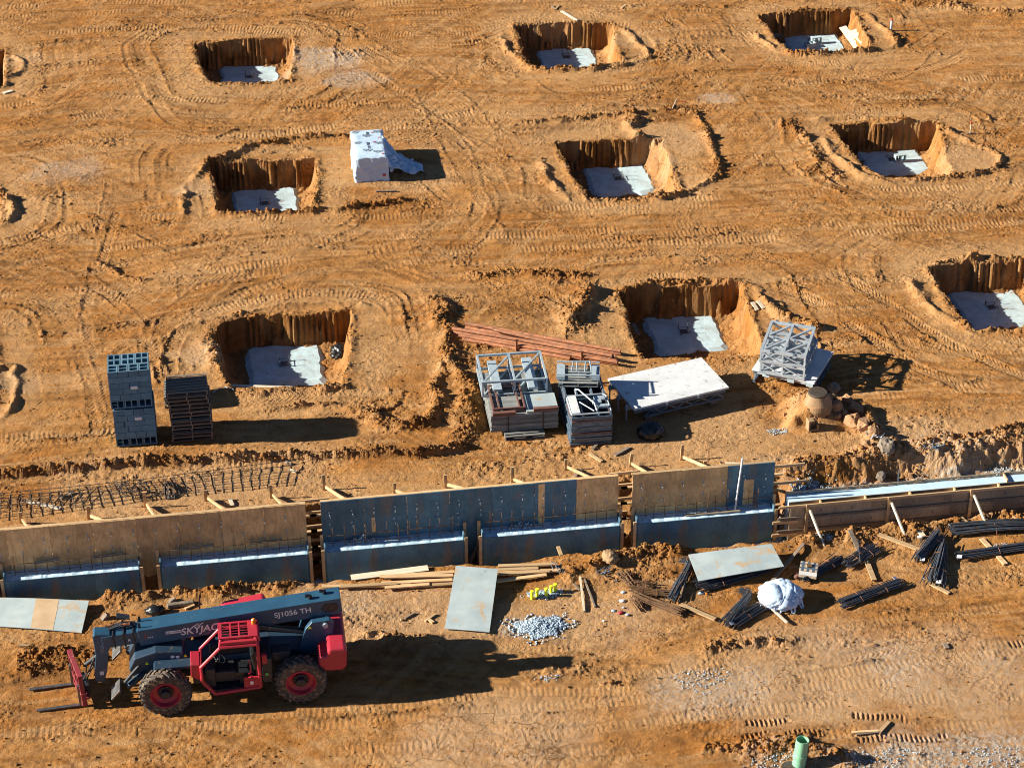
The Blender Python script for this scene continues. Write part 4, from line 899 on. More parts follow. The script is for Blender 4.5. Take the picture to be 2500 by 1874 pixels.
# second pile
def mat_pile(x, y, z, n, W, D, dz, m, label, rz, name='frame_pile'):
    t = thing(name, label, 'frame pile', (x, y, z), rz)
    for k in range(n):
        b = MB(); ox, oy = random.uniform(-.025, .025), random.uniform(-.02, .02); w = .042
        frame(b, W, D, 0, w, (W*.3, W*.68)); b.obj('frame', m if k % 9 else 'wood_red', t, (ox, oy, k*dz), (0, 0, R(random.uniform(-.8, .8))))
    return t
p = E_(822, 862, .0); z2 = zat(p.x+.5, p.y+.5)
mat_pile(p.x+.02, p.y+.08, z2+.10, 21, 1.2, 1.35, .047, 'steel_blue', 'pile of dark steel frames under the small pallet', R(-2))
q = dup(ppp, (p.x-.12, p.y+.55, z2+1.12), R(-11), 'tan pallet lying on top of the middle frame pile', 'pallets under the scaffold stacks')
for c in q.children: c.active_material = MATS['wood_white'] if False else c.active_material
t = thing('base_rack', 'pale blue steel rack lying on the tan pallet above the middle frame pile', 'steel rack', (p.x-.15, p.y+.72, z2+1.27), R(-11))
b = MB(); b.bx(0, .25, 0, .85, 0, .03); b.bx(1.05, 1.3, 0, .85, 0, .03); b.bx(0, .25, -.02, 0, 0, .12); b.bx(1.05, 1.3, -.02, 0, 0, .12); b.obj('end_plate', 'steel_pale', t)
b = MB()
for y in (.05, .8): b.tube([(0, y, .14), (1.3, y, .14)], .025, 8)
b.tube([(.45, .12, .2), (.5, .75, .2), (1.0, .75, .2), (1.05, .12, .2), (.45, .12, .2)], .022, 8); b.tube([(.6, .12, .2), (.62, .7, .2)], .02, 8); b.tube([(.85, .12, .2), (.87, .7, .2)], .02, 8)
b.obj('hoop_tubes', 'steel_pale', t)
# front pile with hoop
p = E_(866, 995, 0); z3 = zat(p.x+.5, p.y+.5)
t3 = mat_pile(p.x, p.y, z3, 22, 1.22, 1.05, .047, 'steel_blue', 'tall front pile of dark steel frames with a hooped frame on top', R(-1))
t = thing('hooped_frame', 'rounded pale tube frame with plates lying on the tall front pile', 'steel frame', (p.x, p.y, z3+1.05), R(-1))
hp = [(.25, .03), (.03, .03), (.01, .12), (.01, .95), (.08, 1.05), (1.1, 1.05), (1.2, .95), (1.21, .12), (1.14, .03), (.25, .03)]
MB().tube([(a, b_, .06) for a, b_ in hp], .026, 8).obj('hoop', 'alu', t); MB().tube([(.3, 1.0, .15), (.28, 1.03, .3), (.36, .95, .34), (.75, .35, .2), (.78, .1, .1)], .024, 8).obj('bent_tube', 'alu', t)
MB().tube([(.35, .65, .09), (.7, .12, .09)], .02, 8).obj('bent_tube', 'alu', t)
b = MB(); b.bx(.04, .28, .06, 1.0, .06, .10); b.obj('perforated_plank', 'deck_white', t)
for k in range(9):
    for j in range(3): pass
b = MB(); b.bx(.72, .98, .45, .62, .08, .16); b.bx(.80, 1.12, .66, .85, .08, .13); b.bx(.85, 1.15, .25, .38, .08, .15); b.obj('plates', 'steel_pale', t)
# table form
c4 = [E_(1165, 505, .62), E_(1835, 355, .62), E_(1970, 580, .62), E_(1290, 745, .62)]
cen = sum(c4, Vector())/4; ang = math.atan2(c4[1].y-c4[0].y, c4[1].x-c4[0].x)
t = thing('table_form', 'big white topped slab table form on a low aluminium truss', 'table form', (cen.x, cen.y, zat(cen.x, cen.y)), ang)
tp = MB().bx(-1.6, 1.6, -.93, .93, .56, .62).obj('deck', 'deck_white', t)
for y in (-.88, .88):
    b = MB(); b.bx(-1.55, 1.5, y-.035, y+.035, .44, .555); b.bx(-1.2, 1.45, y-.03, y+.03, .21, .27)
    for k in range(5): b.beam((-1.2+.53*k, y, .27), (-.93+.53*k, y, .44), .04, .04); b.beam((-.93+.53*k, y, .44), (-.67+.53*k, y, .27), .04, .04)
    b.obj('truss', 'steel_blue', t)
for x in np.arange(-1.5, 1.6, .3): MB().bx(x-.03, x+.03, -.84, .84, .45, .555).obj('joist', 'alu', t)
for x in (-1.0, 1.2):
    for y in (-.7, .7): MB().bx(x-.12, x+.12, y-.1, y+.1, -.1, .205).obj('support_block', 'wood_old', t)
for x in (-.5, .55): b = MB(); b.bx(x-.04, x+.04, -.96, -.931, .50, .61); b.obj('clamp', 'steel_pale', t)
b = MB(); 
for y in (-.6, 0, .6): b.bx(-1.72, -1.51, y-.04, y+.04, .42, .55); b.tube([(-1.68, y, 0), (-1.68, y, .6)], .025, 8)
b.obj('leg_bracket', 'steel_pale', t)
# right deck with trusses
L5 = Q(1625, 795, .55); B5 = Q(1760, 826, .55); ang = math.atan2(B5.y-L5.y, B5.x-L5.x)
t = thing('table_form', 'white topped table form carrying the stack of aluminium trusses', 'table form', (L5.x, L5.y, zat(L5.x+1, L5.y)), ang)
MB().bx(0, 2.0, 0, 2.0, .49, .55).obj('deck', 'deck_white', t)
for x in (.06, 1.94):
    b = MB(); b.bx(x-.035, x+.035, .05, 1.95, .36, .485); b.bx(x-.03, x+.03, .05, 1.95, .02, .10)
    for k in range(4): b.beam((x, .1+.48*k, .10), (x, .34+.48*k, .36), .04, .04); b.beam((x, .34+.48*k, .36), (x, .58+.48*k, .10), .04, .04)
    b.obj('truss', 'steel_blue', t)
for y in (.1, .7, 1.3, 1.9): MB().bx(.11, 1.89, y-.03, y+.03, .37, .485).obj('joist', 'alu', t)
for x in (.35, 1.15, 1.75): MB().bx(x, x+.22, -.03, -.001, .38, .50).obj('clamp', 'steel_pale', t)
d = Vector((math.cos(ang), math.sin(ang), 0)); nrm = Vector((-d.y, d.x, 0)); zb = t.location.z+.55
F5 = lambda x, y, z=0.0: G(1850+x/3.315, 750+y/3.315, z)
tb = F5(2, 372, zb+.85)
for k in range(2):
    Wt, Dt, Ht = 1.42, 1.85, .42
    tt = thing('truss_module', ('lower' if k == 0 else 'upper')+' aluminium truss module on the right hand table form', 'truss', (tb.x+.10+.04*(1-k), tb.y+.16+.05*(1-k), zb+.002+k*.425), R(-28+3*k), 'truss modules stacked on the table form')
    for zz in (0, Ht-.055):
        b = MB(); frame(b, Wt, Dt, zz, .08, (.71,), (((.08, .94), (.67, 1.76)), ((.75, .94), (1.34, 1.76)), ((.08, .08), (.67, .86)), ((.75, .08), (1.34, .86)))); b.bx(.08, .67, .87, .94, zz+.002, zz+.07); b.bx(.75, 1.34, .87, .94, zz+.002, zz+.07); b.obj('grid', 'alu', tt)
    for x in (.03, .71, 1.39):
        for y in (.03, .90, 1.82): MB().bx(x-.026, x+.026, y-.026, y+.026, .055, Ht-.055).obj('post', 'alu', tt)
    for y in (.03, .90, 1.82):
        MB().beam((.06, y, Ht-.07), (.68, y, .07), .035, .035).obj('lacing', 'alu', tt); MB().beam((.74, y, Ht-.07), (1.36, y, .07), .035, .035).obj('lacing', 'alu', tt)
    for x, y in ((.35, .0), (1.05, .0), (.3, .8), (.95, .8), (.2, 1.84), (.6, 1.84), (1.0, 1.84), (1.3, 1.84)): MB().bx(x-.035, x+.035, y-.03, y+.04, Ht+.001, Ht+.05).obj('clamp', 'steel_blue', tt)
# black bag under the table
def crumple(name, m, loc, r, sq, seed, label, cat, amp=.25, fr=3.0, sub=4, smooth=True):
    bm = bmesh.new(); bmesh.ops.create_icosphere(bm, subdivisions=sub, radius=1)
    for v in bm.verts:
        n = abs(mn.noise(v.co*fr+Vector((seed, 0, 0))))*1.2+.6*mn.noise(v.co*fr*2.3+Vector((0, seed, 0)))
        q = v.co*(1-.12+amp*n); v.co = Vector((q.x*r*sq[0], q.y*r*sq[1], max(q.z, -.45)*r*sq[2]))
    b = MB(); b.add([v.co for v in bm.verts], [[v.index for v in f.verts] for f in bm.faces]); bm.free()
    o = b.obj(name, m, None, loc, smooth=smooth)
    if label: tag(o, label, cat)
    return o
p = E_(1440, 900, .1); crumple('plastic_bag', 'black_plastic', (p.x, p.y, zat(p.x, p.y)+.14), .42, (1.0, .8, .75), 3, 'full black rubbish bag in the shade before the table form', 'rubbish bag')
p = G(200+1858/2.949, 720+420/2.949, -1.0); crumple('plastic_bag', 'black_plastic', (p.x, p.y, -.95), .30, (1.0, 1.1, .9), 8, 'black plastic bag in the right corner of the near left pit', 'rubbish bag', .35)
p = E_(1480, 770, .0); tag(MB().box((0, 0, .1), (.5, .16, .1)).box((.1, .1, .2), (.3, .12, .06)).obj('offcut', 'steel_pale', None, (p.x, p.y, zat(p.x, p.y)), (0, 0, .4)), 'pale bracket lying on the ground below the table edge', 'bracket')
# manhole
F_ = lambda x, y, z=0.0: G(1850+x/3.315, 750+y/3.315, z)
p = F_(487, 690, .85); zm = zat(p.x, p.y)
t = thing('manhole_cone', 'round concrete manhole cone with an iron cover beside the rubble', 'manhole', (p.x, p.y, -.1))
MB().lathe([(.42, 0), (.44, .3), (.47, .5), (.44, .66), (.36, .80), (.31, .90), (.30, .92)], 36).obj('cone', 'concrete_old', t, smooth=False)
MB().lathe([(.28, .90), (.30, .93), (.30, .97), (.27, .985)], 36).obj('ring', 'iron', t)
b = MB().lathe([(.25, .95), (.255, .982)], 32)
for k in range(-3, 4):
    for j in range(-3, 4):
        if k*k+j*j < 10: b.bx(k*.07-.02, k*.07+.02, j*.07-.02, j*.07+.02, .983, .991)
b.obj('cover', 'iron', t)
def rock_mesh(seed, sub=2, amp=.35, box=0.0):
    bm = bmesh.new(); bmesh.ops.create_icosphere(bm, subdivisions=sub, radius=1)
    for v in bm.verts:
        n = mn.noise(v.co*1.3+Vector((seed*3.1, 0, 0)))+.5*mn.noise(v.co*3+Vector((0, seed, 0))); q = v.co*(1+amp*n)
        if box: q = Vector([math.copysign(min(abs(c), .80+.1*math.sin(seed*7+i)), c) for i, c in enumerate(q)])
        v.co = q
    vs = [v.co.copy() for v in bm.verts]; fs = [[v.index for v in f.verts] for f in bm.faces]; bm.free(); return vs, fs
def rock(name, m, loc, r, sq, seed, label=None, cat='rock', group=None, rot=None):
    vs, fs = rock_mesh(seed, 3, .45, 1)
    b = MB(); b.add([(v.x*r*sq[0], v.y*r*sq[1], v.z*r*sq[2]) for v in vs], fs); o = b.obj(name, m, None, loc, rot or (seed, seed*2, seed*3)); 
    return tag(o, label, cat, group)
RK = [(635, 830, .34, 'dark red broken rock right against the manhole cone'), (730, 765, .26, 'upright rock at the top of the rubble by the table form'), (795, 845, .34, 'big angular rock standing highest in the rubble'), (700, 880, .22, 'rounded rock below the big angular one'), (650, 890, .16, 'small rock at the left foot of the rubble'),
      (760, 940, .40, 'wide clay lump in the middle of the rubble tail'), (850, 990, .36, 'clay lump at the lower end of the rubble'), (620, 670, .30, 'pale slab like rock tucked behind the manhole'), (930, 1060, .30, 'tan rock beyond the end of the rubble line'), (875, 1130, .24, 'rounded tan rock below the rubble line'),
      (1040, 1150, .42, 'tall pointed grey rock at the edge of the bank'), (1010, 1250, .26, 'flat pale rock on the bank under the pointed one'), (1450, 1010, .14, 'small rock ending the clod line at the right'), (1250, 1245, .14, 'small rock on the bank edge'), (215, 885, .09, 'small stone left of the manhole'), (880, 945, .1, 'small stone above the lower clay lump')]
for k, (x, y, r_, lab) in enumerate(RK):
    p = F_(x, y, 0); p = on(1850+x/3.315, 750+y/3.315, 0, 1.0)
    rock('rock', 'rock_grey' if 'grey' in lab or 'pale' in lab else 'rock', (p.x, p.y, p.z+r_*.25), r_*.74, (1, .8, .85), k+1, lab, 'rock', 'rocks in the rubble by the manhole')
p = on(1850+440/3.315, 750+985/3.315, 0, 1.0); t = MB(); t.bx(-.17, .17, -.12, .12, 0, .05); t.bx(-.17, -.11, -.12, .12, .05, .36); t.bx(.11, .17, -.12, .12, .05, .22); t.bx(-.11, .11, .06, .12, .05, .34); t.bx(-.11, .02, -.12, .06, .30, .36)
tag(t.obj('broken_block', 'concrete_old', None, p, (0, 0, .1), bev=.012), 'broken tan block with a dark hollow lying before the manhole', 'concrete block')
# ---------------------------------------------------------------- rebar mat on the ground
def flat_mat(P, n_long, cross, label, m='rebar', cr=1.0, sag=.02):
    "P: four survey corners (near left, far left, far right, near right)"
    b = MB(); r = random.Random(len(label)); c = [on(a, b_, 0, 1.0) for a, b_ in P]; o = c[0].copy()
    def at(u, v): q = (c[0]*(1-v)+c[1]*v)*(1-u)+(c[3]*(1-v)+c[2]*v)*u; return Vector((q.x, q.y, .085))-o
    for k in range(n_long):
        v = k/(n_long-1); e0, e1 = r.uniform(-.02, .01), r.uniform(-.01, .02); b.tube([at(e0+(1+e1-e0)*i/14, v)+Vector((0, r.uniform(-.006, .006), r.uniform(0, .01))) for i in range(15)], .010, 5)
    for k in range(cross):
        u = (k+.5)/cross+r.uniform(-.004, .004); sk = r.uniform(-.008, .008); b.tube([at(u-sk, -.04)+Vector((0, 0, .022)), at(u+sk, 1.04)+Vector((0, 0, .022))], .011, 5)
    return tag(b.obj('rebar_mat', m, None, o), label, 'rebar mat', 'rebar mats lying behind the forms')
z2 = lambda x, y: (x/2.602, 1050+y/2.602)
flat_mat([z2(940, 440), z2(880, 325), z2(1880, 205), z2(1850, 345)], 5, 16, 'clean ladder shaped rebar mat lying right of the rebar tangle', 'bar_dark')
flat_mat([z2(-20, 575), z2(-20, 420), z2(900, 330), z2(960, 440)], 6, 15, 'dark rebar mat lying left of the rebar tangle', 'bar_dark')
flat_mat([z2(-160, 500), z2(-160, 440), z2(640, 390), z2(560, 470)], 4, 12, 'loose rebar mat overlapping the dark one at the far left', 'rebar_rust')
p = on(*z2(850, 420), 0, 1.0); b = MB(); rr = random.Random(3)
for k in range(26):
    a = rr.uniform(0, 6.28); L = rr.uniform(.2, .5); c0 = Vector((rr.gauss(0, .18), rr.gauss(0, .22), rr.uniform(.02, .22))); d = Vector((math.cos(a), math.sin(a), rr.uniform(-.2, .5)))
    q = c0+d*L; q.z = max(q.z, .05); mid = (c0+q)/2+Vector((rr.uniform(-.2, .2), rr.uniform(-.2, .2), rr.uniform(0, .2))); b.tube([c0, (c0+mid)/2+Vector((0, 0, .03)), mid, (mid+q)/2, q], .009, 5)
tag(b.obj('wire_tangle', 'bar_dark', None, p), 'tangled heap of bent dark bars on the rebar mats', 'rebar tangle')
p = on(*z2(1080, 390), 0, 1.0); b = MB()
for k in range(14):
    x = rr.uniform(-.15, .15); b.tube([(x, -.4, .03), (x+rr.uniform(-.1, .1), 0, .14+rr.uniform(0, .1)), (x+rr.uniform(-.15, .15), .45, .04)], .012, 5)
tag(b.obj('wire_tangle', 'bar_dark', None, p), 'smaller knot of bars right of the big tangle', 'rebar tangle')

# ---------------------------------------------------------------- loose boards
def board(a, b_, w_=.09, th=.04, m='wood_new', label='', z=None, ref=0.0, k=1.1302, lift=.02, z2_=None, name='board', group='loose boards on the site'):
    A = on(a[0], a[1], ref, k); B = on(b_[0], b_[1], ref, k)
    if z is not None: A = G(a[0]*k, a[1]*k, z); B = G(b_[0]*k, b_[1]*k, z if z2_ is None else z2_)
    else: A.z += lift+th/2; B.z += lift+th/2
    o = MB().beam((0, 0, 0), B-A, w_, th).obj(name, m, None, A)
    return tag(o, label, 'board', group)
BD = [((1213, 26), (1243, 44), .12, 'wood_white', 'pale board lying behind the far middle pit', 0), ((1238, 42), (1248, 47), .1, 'wood_white', 'small pale offcut on the rim of the far middle pit', 0), ((1192, 14), (1200, 22), .06, 'wood_old', 'tiny stick left of the pale board by the far middle pit', 0), ((1200, 22), (1208, 13), .06, 'wood_new', 'tiny crossed stick by the far middle pit', 0),
 ((1342, 20), (1352, 12), .07, 'wood_new', 'short stick right of the far middle pit', 0), ((812, 415), (856, 414), .08, 'wood_old', 'brown board lying before the white wrapped load', 0), ((8, 203), (26, 198), .16, 'wood_white', 'short pale plank at the far left edge', 0),
 ((1328, 985), (1358, 968), .10, 'wood_old', 'short brown board below the black bag', 0), ((1274, 982), (1300, 998), .10, 'wood_new', 'short tan offcut before the tall front pile', 0), ((1280, 972), (1292, 958), .09, 'wood_old', 'brown offcut just before the tall front pile', 0),
 ((1242, 1030), (1254, 1016), .1, 'wood_old', 'dark offcut beside a stake behind the blue grey panel', 0), ((1555, 1000), (1600, 1010), .09, 'wood_new', 'tan board crossing behind the last tall panel', 0), ((1566, 1002), (1605, 1003), .06, 'wood_white', 'thin pale board behind the last tall panel', 0), ((1612, 1003), (1636, 1004), .06, 'wood_white', 'thin board ending at a frayed bundle behind the last panel', 0),
 ((50, 1083), (130, 1100), .12, 'wood_white', 'long pale board lying on the left rebar mat', 0), ((130, 1078), (160, 1065), .1, 'wood_old', 'dark board lying on the left rebar mat', 0), ((497, 1080), (503, 1094), .1, 'wood_white', 'little pale offcut right of a form stake', 0), ((616, 1000), (630, 1003), .08, 'wood_white', 'little pale offcut at the right end of the rebar mat', 0), ((625, 1016), (640, 1021), .08, 'wood_white', 'second pale offcut at the right end of the rebar mat', 0),
 ((1625, 655), (1636, 672), .12, 'wood_white', 'pinkish board behind the near middle pit', 0), ((1637, 652), (1650, 668), .12, 'wood_white', 'second pinkish board behind the near middle pit', 0)]
for a, b_, w_, m, lab, rf in BD: board(a, b_, w_, .035, m, lab, ref=rf)
board((500, 833), (640, 838), .14, .04, 'wood_white', 'long pale board along the front edge of the near left pit', z=-.42)
board((1368, 700), (1378, 722), .14, .05, 'wood_old', 'brown timber on the left wall of the near middle pit', z=-.6)
C3 = lambda x, y, z: G(1800+x/3.16, y/3.16, z)
for a, b_, lab in (((810, 205), (935, 375), 'left one of two wide planks on the right bank of the far right pit'), ((890, 235), (1015, 370), 'right one of two wide planks on the right bank of the far right pit')):
    A = C3(*a, -.72 if 'left' in lab else -.45); B = C3(*b_, -.78 if 'left' in lab else -.5); tag(MB().beam((0, 0, 0), B-A, .30, .04, (-.25, 0, 1)).obj('plank', 'wood_white', None, A), lab, 'plank', 'planks in the far right pit')
A = C3(300, 265, -.9); tag(MB().box((0, 0, 0), (.5, .35, .1)).obj('offcut', 'wood_grey', None, A, (0, .15, .1)), 'grey offcut at the left edge of the far right slab', 'board')
FB = FRONT
# timber crossing the front
FBD = [((1205, 1213), (1212, 1232), .10, .5, 'wood_new', 'short tan stake leaning against the third bay', 0), ((1253, 1247), (1262, 1322), .055, 0, 'wood_white', 'pale stick standing right of the yellow caps', 0), ((1262, 1252), (1285, 1312), .05, 0, 'wood_old', 'dark stick right of the pale one by the yellow caps', 0), ((1240, 1262), (1252, 1275), .06, 0, 'wood_old', 'short stick left of the pale one by the yellow caps', 0),
 ((875, 1337), (895, 1325), .05, 0, 'wood_old', 'dark sliver of wood behind the telehandler', 0), ((865, 1340), (870, 1338), .06, 0, 'wood_new', 'tiny chip behind the telehandler', 0), ((918, 1343), (940, 1328), .07, 0, 'wood_new', 'tan stick left of the big grey sheet', 0), ((924, 1338), (936, 1346), .09, 0, 'wood_new', 'tan chip left of the big grey sheet', 0),
 ((1160, 1372), (1170, 1360), .06, 0, 'wood_old', 'dark chip at the foot of the grey gravel pile', 0), ((1700, 1350), (1665, 1318), .06, .06, 'wood_white', 'thin white stick poking from under the bulk bag', 0), ((1545, 1340), (1470, 1308), .13, .02, 'wood_new', 'tan board right of the rusty rebar pile', 0),
 ((1735, 1178), (1640, 1290), .09, .02, 'wood_old', 'long brown plank under the bulk bag', 0), ((1690, 1165), (1705, 1182), .06, 0, 'wood_old', 'thin dark stick above the right grey sheet', 0),
 ((1835, 1155), (1855, 1195), .12, .06, 'wood_old', 'upper end board under the crossed bars', 0), ((1868, 1205), (1888, 1256), .14, .02, 'wood_new', 'tan board below the crossed bars', 0), ((1897, 1159), (1985, 1190), .14, .03, 'wood_new', 'long tan board left of the splayed rebar', 0),
 ((1973, 1128), (1995, 1158), .14, .06, 'wood_white', 'pale board above the splayed rebar', 0), ((2075, 1118), (2100, 1140), .14, .02, 'wood_new', 'tan board above the long rebar pile', 0), ((2120, 1165), (2172, 1220), .14, .0, 'wood_new', 'tan board crossing under the lower long bars', 0), ((2010, 1262), (2050, 1283), .11, .0, 'wood_new', 'tan board below the splayed rebar', 0),
 ((1840, 1583), (1898, 1580), .07, 0, 'wood_new', 'thin stick at the bottom right near the tread marks', 0), ((1898, 1584), (1920, 1560), .09, 0, 'wood_new', 'tan stick forming a V at the bottom right', 0), ((1850, 1588), (1900, 1583), .05, 0, 'wood_old', 'second thin stick at the bottom right', 0), ((40, 1395), (62, 1396), .06, 0, 'wood_new', 'thin tan stick behind the fork carriage', 0),
 ((2040, 1390), (2046, 1402), .12, 0, 'wood_old', 'brown chip standing in the soil at the right', 0), ((420, 1308), (400, 1316), .06, 0, 'wood_new', 'thin stick beyond the telehandler boom', 0), ((2190, 1113), (2212, 1130), .14, .03, 'wood_new', 'tan board at the right edge above the long rebar', 0), ((1120, 1345), (1135, 1348), .05, 0, 'wood_old', 'tiny stick before the grey gravel', 0)]
for a, b_, w_, lf, m, lab, _ in FBD:
    if min(a[1], b_[1]) < 1142: board(a, b_, w_, .04, m, lab, z=FB+.16, z2_=FB+.10)
    else: board(a, b_, w_, .04, m, lab, ref=FB, lift=lf+.015)
# lumber pile
H = lambda x, y: (750+x/2.765, 1100+y/2.765)
LB = [((100, 925), (700, 915), .10, 'board reaching farthest left, over the telehandler tail'), ((225, 938), (610, 912), .10, 'board near the telehandler tail'), ((490, 860), (990, 828), .10, 'rearmost board of the left half'), ((520, 870), (985, 858), .10, 'second board of the left half'), ((500, 903), (980, 880), .10, 'middle board of the left half'),
      ((525, 945), (825, 918), .10, 'front short board of the left half'), ((690, 925), (985, 912), .10, 'front board meeting the big grey sheet'), ((1290, 803), (1670, 782), .10, 'rearmost board of the right half'), ((1285, 828), (1710, 815), .12, 'second board of the right half'), ((1290, 848), (1635, 835), .10, 'middle board of the right half'), ((1280, 888), (1615, 855), .10, 'front board of the right half'), ((1050, 830), (1560, 812), .10, 'board running under the top of the grey sheet')]
for k, (a, b_, w_, lab) in enumerate(LB):
    A = on(*H(*a), FB, 1.0); B = on(*H(*b_), FB, 1.0); A.z = B.z = max(A.z, B.z)+.05+.045*(k % 2)
    tag(MB().beam((0, 0, 0), B-A, .12, .042).obj('board', 'wood_new', None, A), lab+' in the lumber pile', 'board', 'boards in the long lumber pile')
tag(MB().box((0, 0, 0), (2.2, .25, .02)).obj('board', 'wood_white', None, on(*H(560, 848), FB, 1.0)+Vector((0, .1, .06)), (0, 0, R(3))), 'pale thin plank between the third bay and the lumber pile', 'board', 'boards in the long lumber pile')
# plywood sheets on the ground
def sheet(P, zs, label, m='ply_grey', extra=None):
    c = [G(*p, z) for p, z in zip(P, zs)]; o = c[0].copy(); n = (c[1]-c[0]).cross(c[3]-c[0]).normalized(); n = n if n.z > 0 else -n
    b = MB(); N = 10
    def at(u, v, d): q = (c[0]*(1-u)+c[1]*u)*(1-v)+(c[3]*(1-u)+c[2]*u)*v; return q-o+n*d
    ds = (0, -.019)
    for d in ds:
        for i in range(N+1):
            for j in range(N+1): b.v.append(at(i/N, j/N, d+.03*math.sin(i/N*3.1)*(1 if 'left' in label else .3)))
    K1 = (N+1)**2
    for i in range(N):
        for j in range(N): a = i*(N+1)+j; b.f.append((a, a+1, a+N+2, a+N+1)); b.f.append((a+K1, a+K1+N+1, a+K1+N+2, a+K1+1))
    edge = [(i, 0) for i in range(N)]+[(N, j) for j in range(N)]+[(N-i, N) for i in range(N)]+[(0, N-j) for j in range(N)]
    for q in range(len(edge)):
        (i, j), (i2, j2) = edge[q], edge[(q+1) % len(edge)]; a, e = i*(N+1)+j, i2*(N+1)+j2; b.f.append((a, e, e+K1, a+K1))
    t = b.obj('plywood_sheet', m, None, o); tag(t, label, 'plywood sheet')
    if extra:
        u0, u1 = extra; e = MB(); M_ = 6
        for i in range(M_+1):
            for v in (0.01, .99):
                u = u0+(u1-u0)*i/M_; e.v.append(at(u, v, .004+.03*math.sin(u*3.1)))
        for i in range(M_): e.f.append((2*i, 2*i+1, 2*i+3, 2*i+2))
        e.obj('bare_stripe', 'ply_sand', t)
    return t
K_ = 1.1302
sheet([(-40, 1292*K_-3), (192*K_, 1297*K_), (176*K_, 1366*K_), (-48, 1350*K_)], (-1.15, -1.05, -1.2, -1.25), 'warped grey plywood sheet with a bare tan stripe at the left edge', extra=(.5, .72))
sheet([H(1003, 775), H(1287, 798), H(1230, 1222), H(927, 1198)], (-.98, -.98, -1.25, -1.25), 'big grey plywood sheet leaning on the lumber pile')
I_ = lambda x, y: (1450+x/3.129, 1070+y/3.129)
sheet([I_(722, 885), I_(1357, 803), I_(1452, 975), I_(800, 1087)], (-1.0, -.95, -.98, -1.02), 'pale grey plywood sheet lying on rebar bundles at the right')
# yellow caps
for k, (x, y) in enumerate(((1517, 1000), (1552, 985), (1612, 982), (1645, 965), (1674, 952))):
    p = on(*H(x, y), FB, 1.0); t = thing('yellow_marker', ('leftmost', 'second from left', 'middle', 'second from right', 'rightmost')[k]+' of the five yellow capped stubs', 'marker cap', (p.x, p.y, p.z), 0, 'row of five yellow caps')
    MB().lathe([(.045, -.05), (.045, .22)], 16).obj('stub', 'cap_yellow', t); MB().lathe([(.052, .222), (.056, .235), (.056, .275), (.048, .285)], 16).obj('cap', 'cap_yellow', t, smooth=False)
# gravel heaps
def heap(c, rx, ry, h, n, m, label, smin=.015, smax=.04, seed=1):
    r = random.Random(seed); b = MB()
    for k in range(n):
        a = r.uniform(0, 6.283); q = math.sqrt(r.random()); q = q*(1.0+.15*math.sin(3*a)+.12*math.sin(7*a+seed))*(1.5 if r.random() < .10 else 1); x, y = rx*q*math.cos(a), ry*q*math.sin(a); s_ = r.uniform(smin, smax)
        z = zat(c.x+x, c.y+y)-c.z+h*max(0, 1-q)**.8*r.uniform(.3, 1); vs = [Vector(v)*s_*r.uniform(.7, 1.2) for v in ((1, 0, 0), (-1, 0, 0), (0, 1, 0), (0, -1, 0), (0, 0, .8), (0, 0, -.8))]
        e = Euler((r.random()*6, r.random()*6, r.random()*6)).to_matrix(); b.add([e @ v+Vector((x, y, z+s_*.5)) for v in vs], [(0, 2, 4), (2, 1, 4), (1, 3, 4), (3, 0, 4), (2, 0, 5), (1, 2, 5), (3, 1, 5), (0, 3, 5)])
    return tag(b.obj('gravel', m, None, c), label, 'gravel', kind='stuff')
heap(on(1166, 1354, FB), .66, .40, .12, 1900, 'gravel', 'pale grey gravel heap before the big grey sheet', .022, .05, seed=2)
heap(on(1178, 1283, FB), .5, .18, .03, 400, 'gravel', 'grey gravel scattered round the yellow caps', seed=3)
for k, (a, b_, rx, ry, n) in enumerate(((1800, 1040, 1.6, .35, 1500), (1740, 1030, .8, .4, 700), (1950, 1030, .9, .3, 500))): heap(on(a, b_), rx, ry, .05, n, 'gravel', ('grey gravel along the back of the low wall', 'grey gravel in the hollow right of the last tall panel', 'grey gravel patch on the bank behind the low wall')[k], seed=5+k)
for k, (a, b_, rx, ry, n, rf) in enumerate(((1885, 955, .0, .0, 0, 0), (2170, 985, .4, .3, 220, 0), (1680, 933, .3, .15, 140, 0), (1565, 1160, .3, .12, 160, FB), (1780, 1160, .3, .1, 120, FB), (2165, 1180, .25, .15, 120, FB), (1520, 1465, .8, .5, 260, FB), (1900, 1640, 1.0, .5, 300, FB), (2130, 1640, 1.2, .5, 300, FB), (1190, 1465, .3, .15, 60, FB), (1680, 1650, .8, .3, 200, FB))):
    if n: heap(on(a, b_, rf), rx, ry, .01, int(n*.6), 'gravel', 'scatter of small grey stones '+('', 'at the right edge above the low wall', 'left of the broken tan block', 'above the right grey sheet', 'at the corner of the right grey sheet', 'below the long bars at the right edge', 'in the middle of the front yard', 'right of the green pipe', 'at the bottom right corner', 'right of the telehandler shadow', 'around the green pipe')[k], seed=20+k, smax=.03)
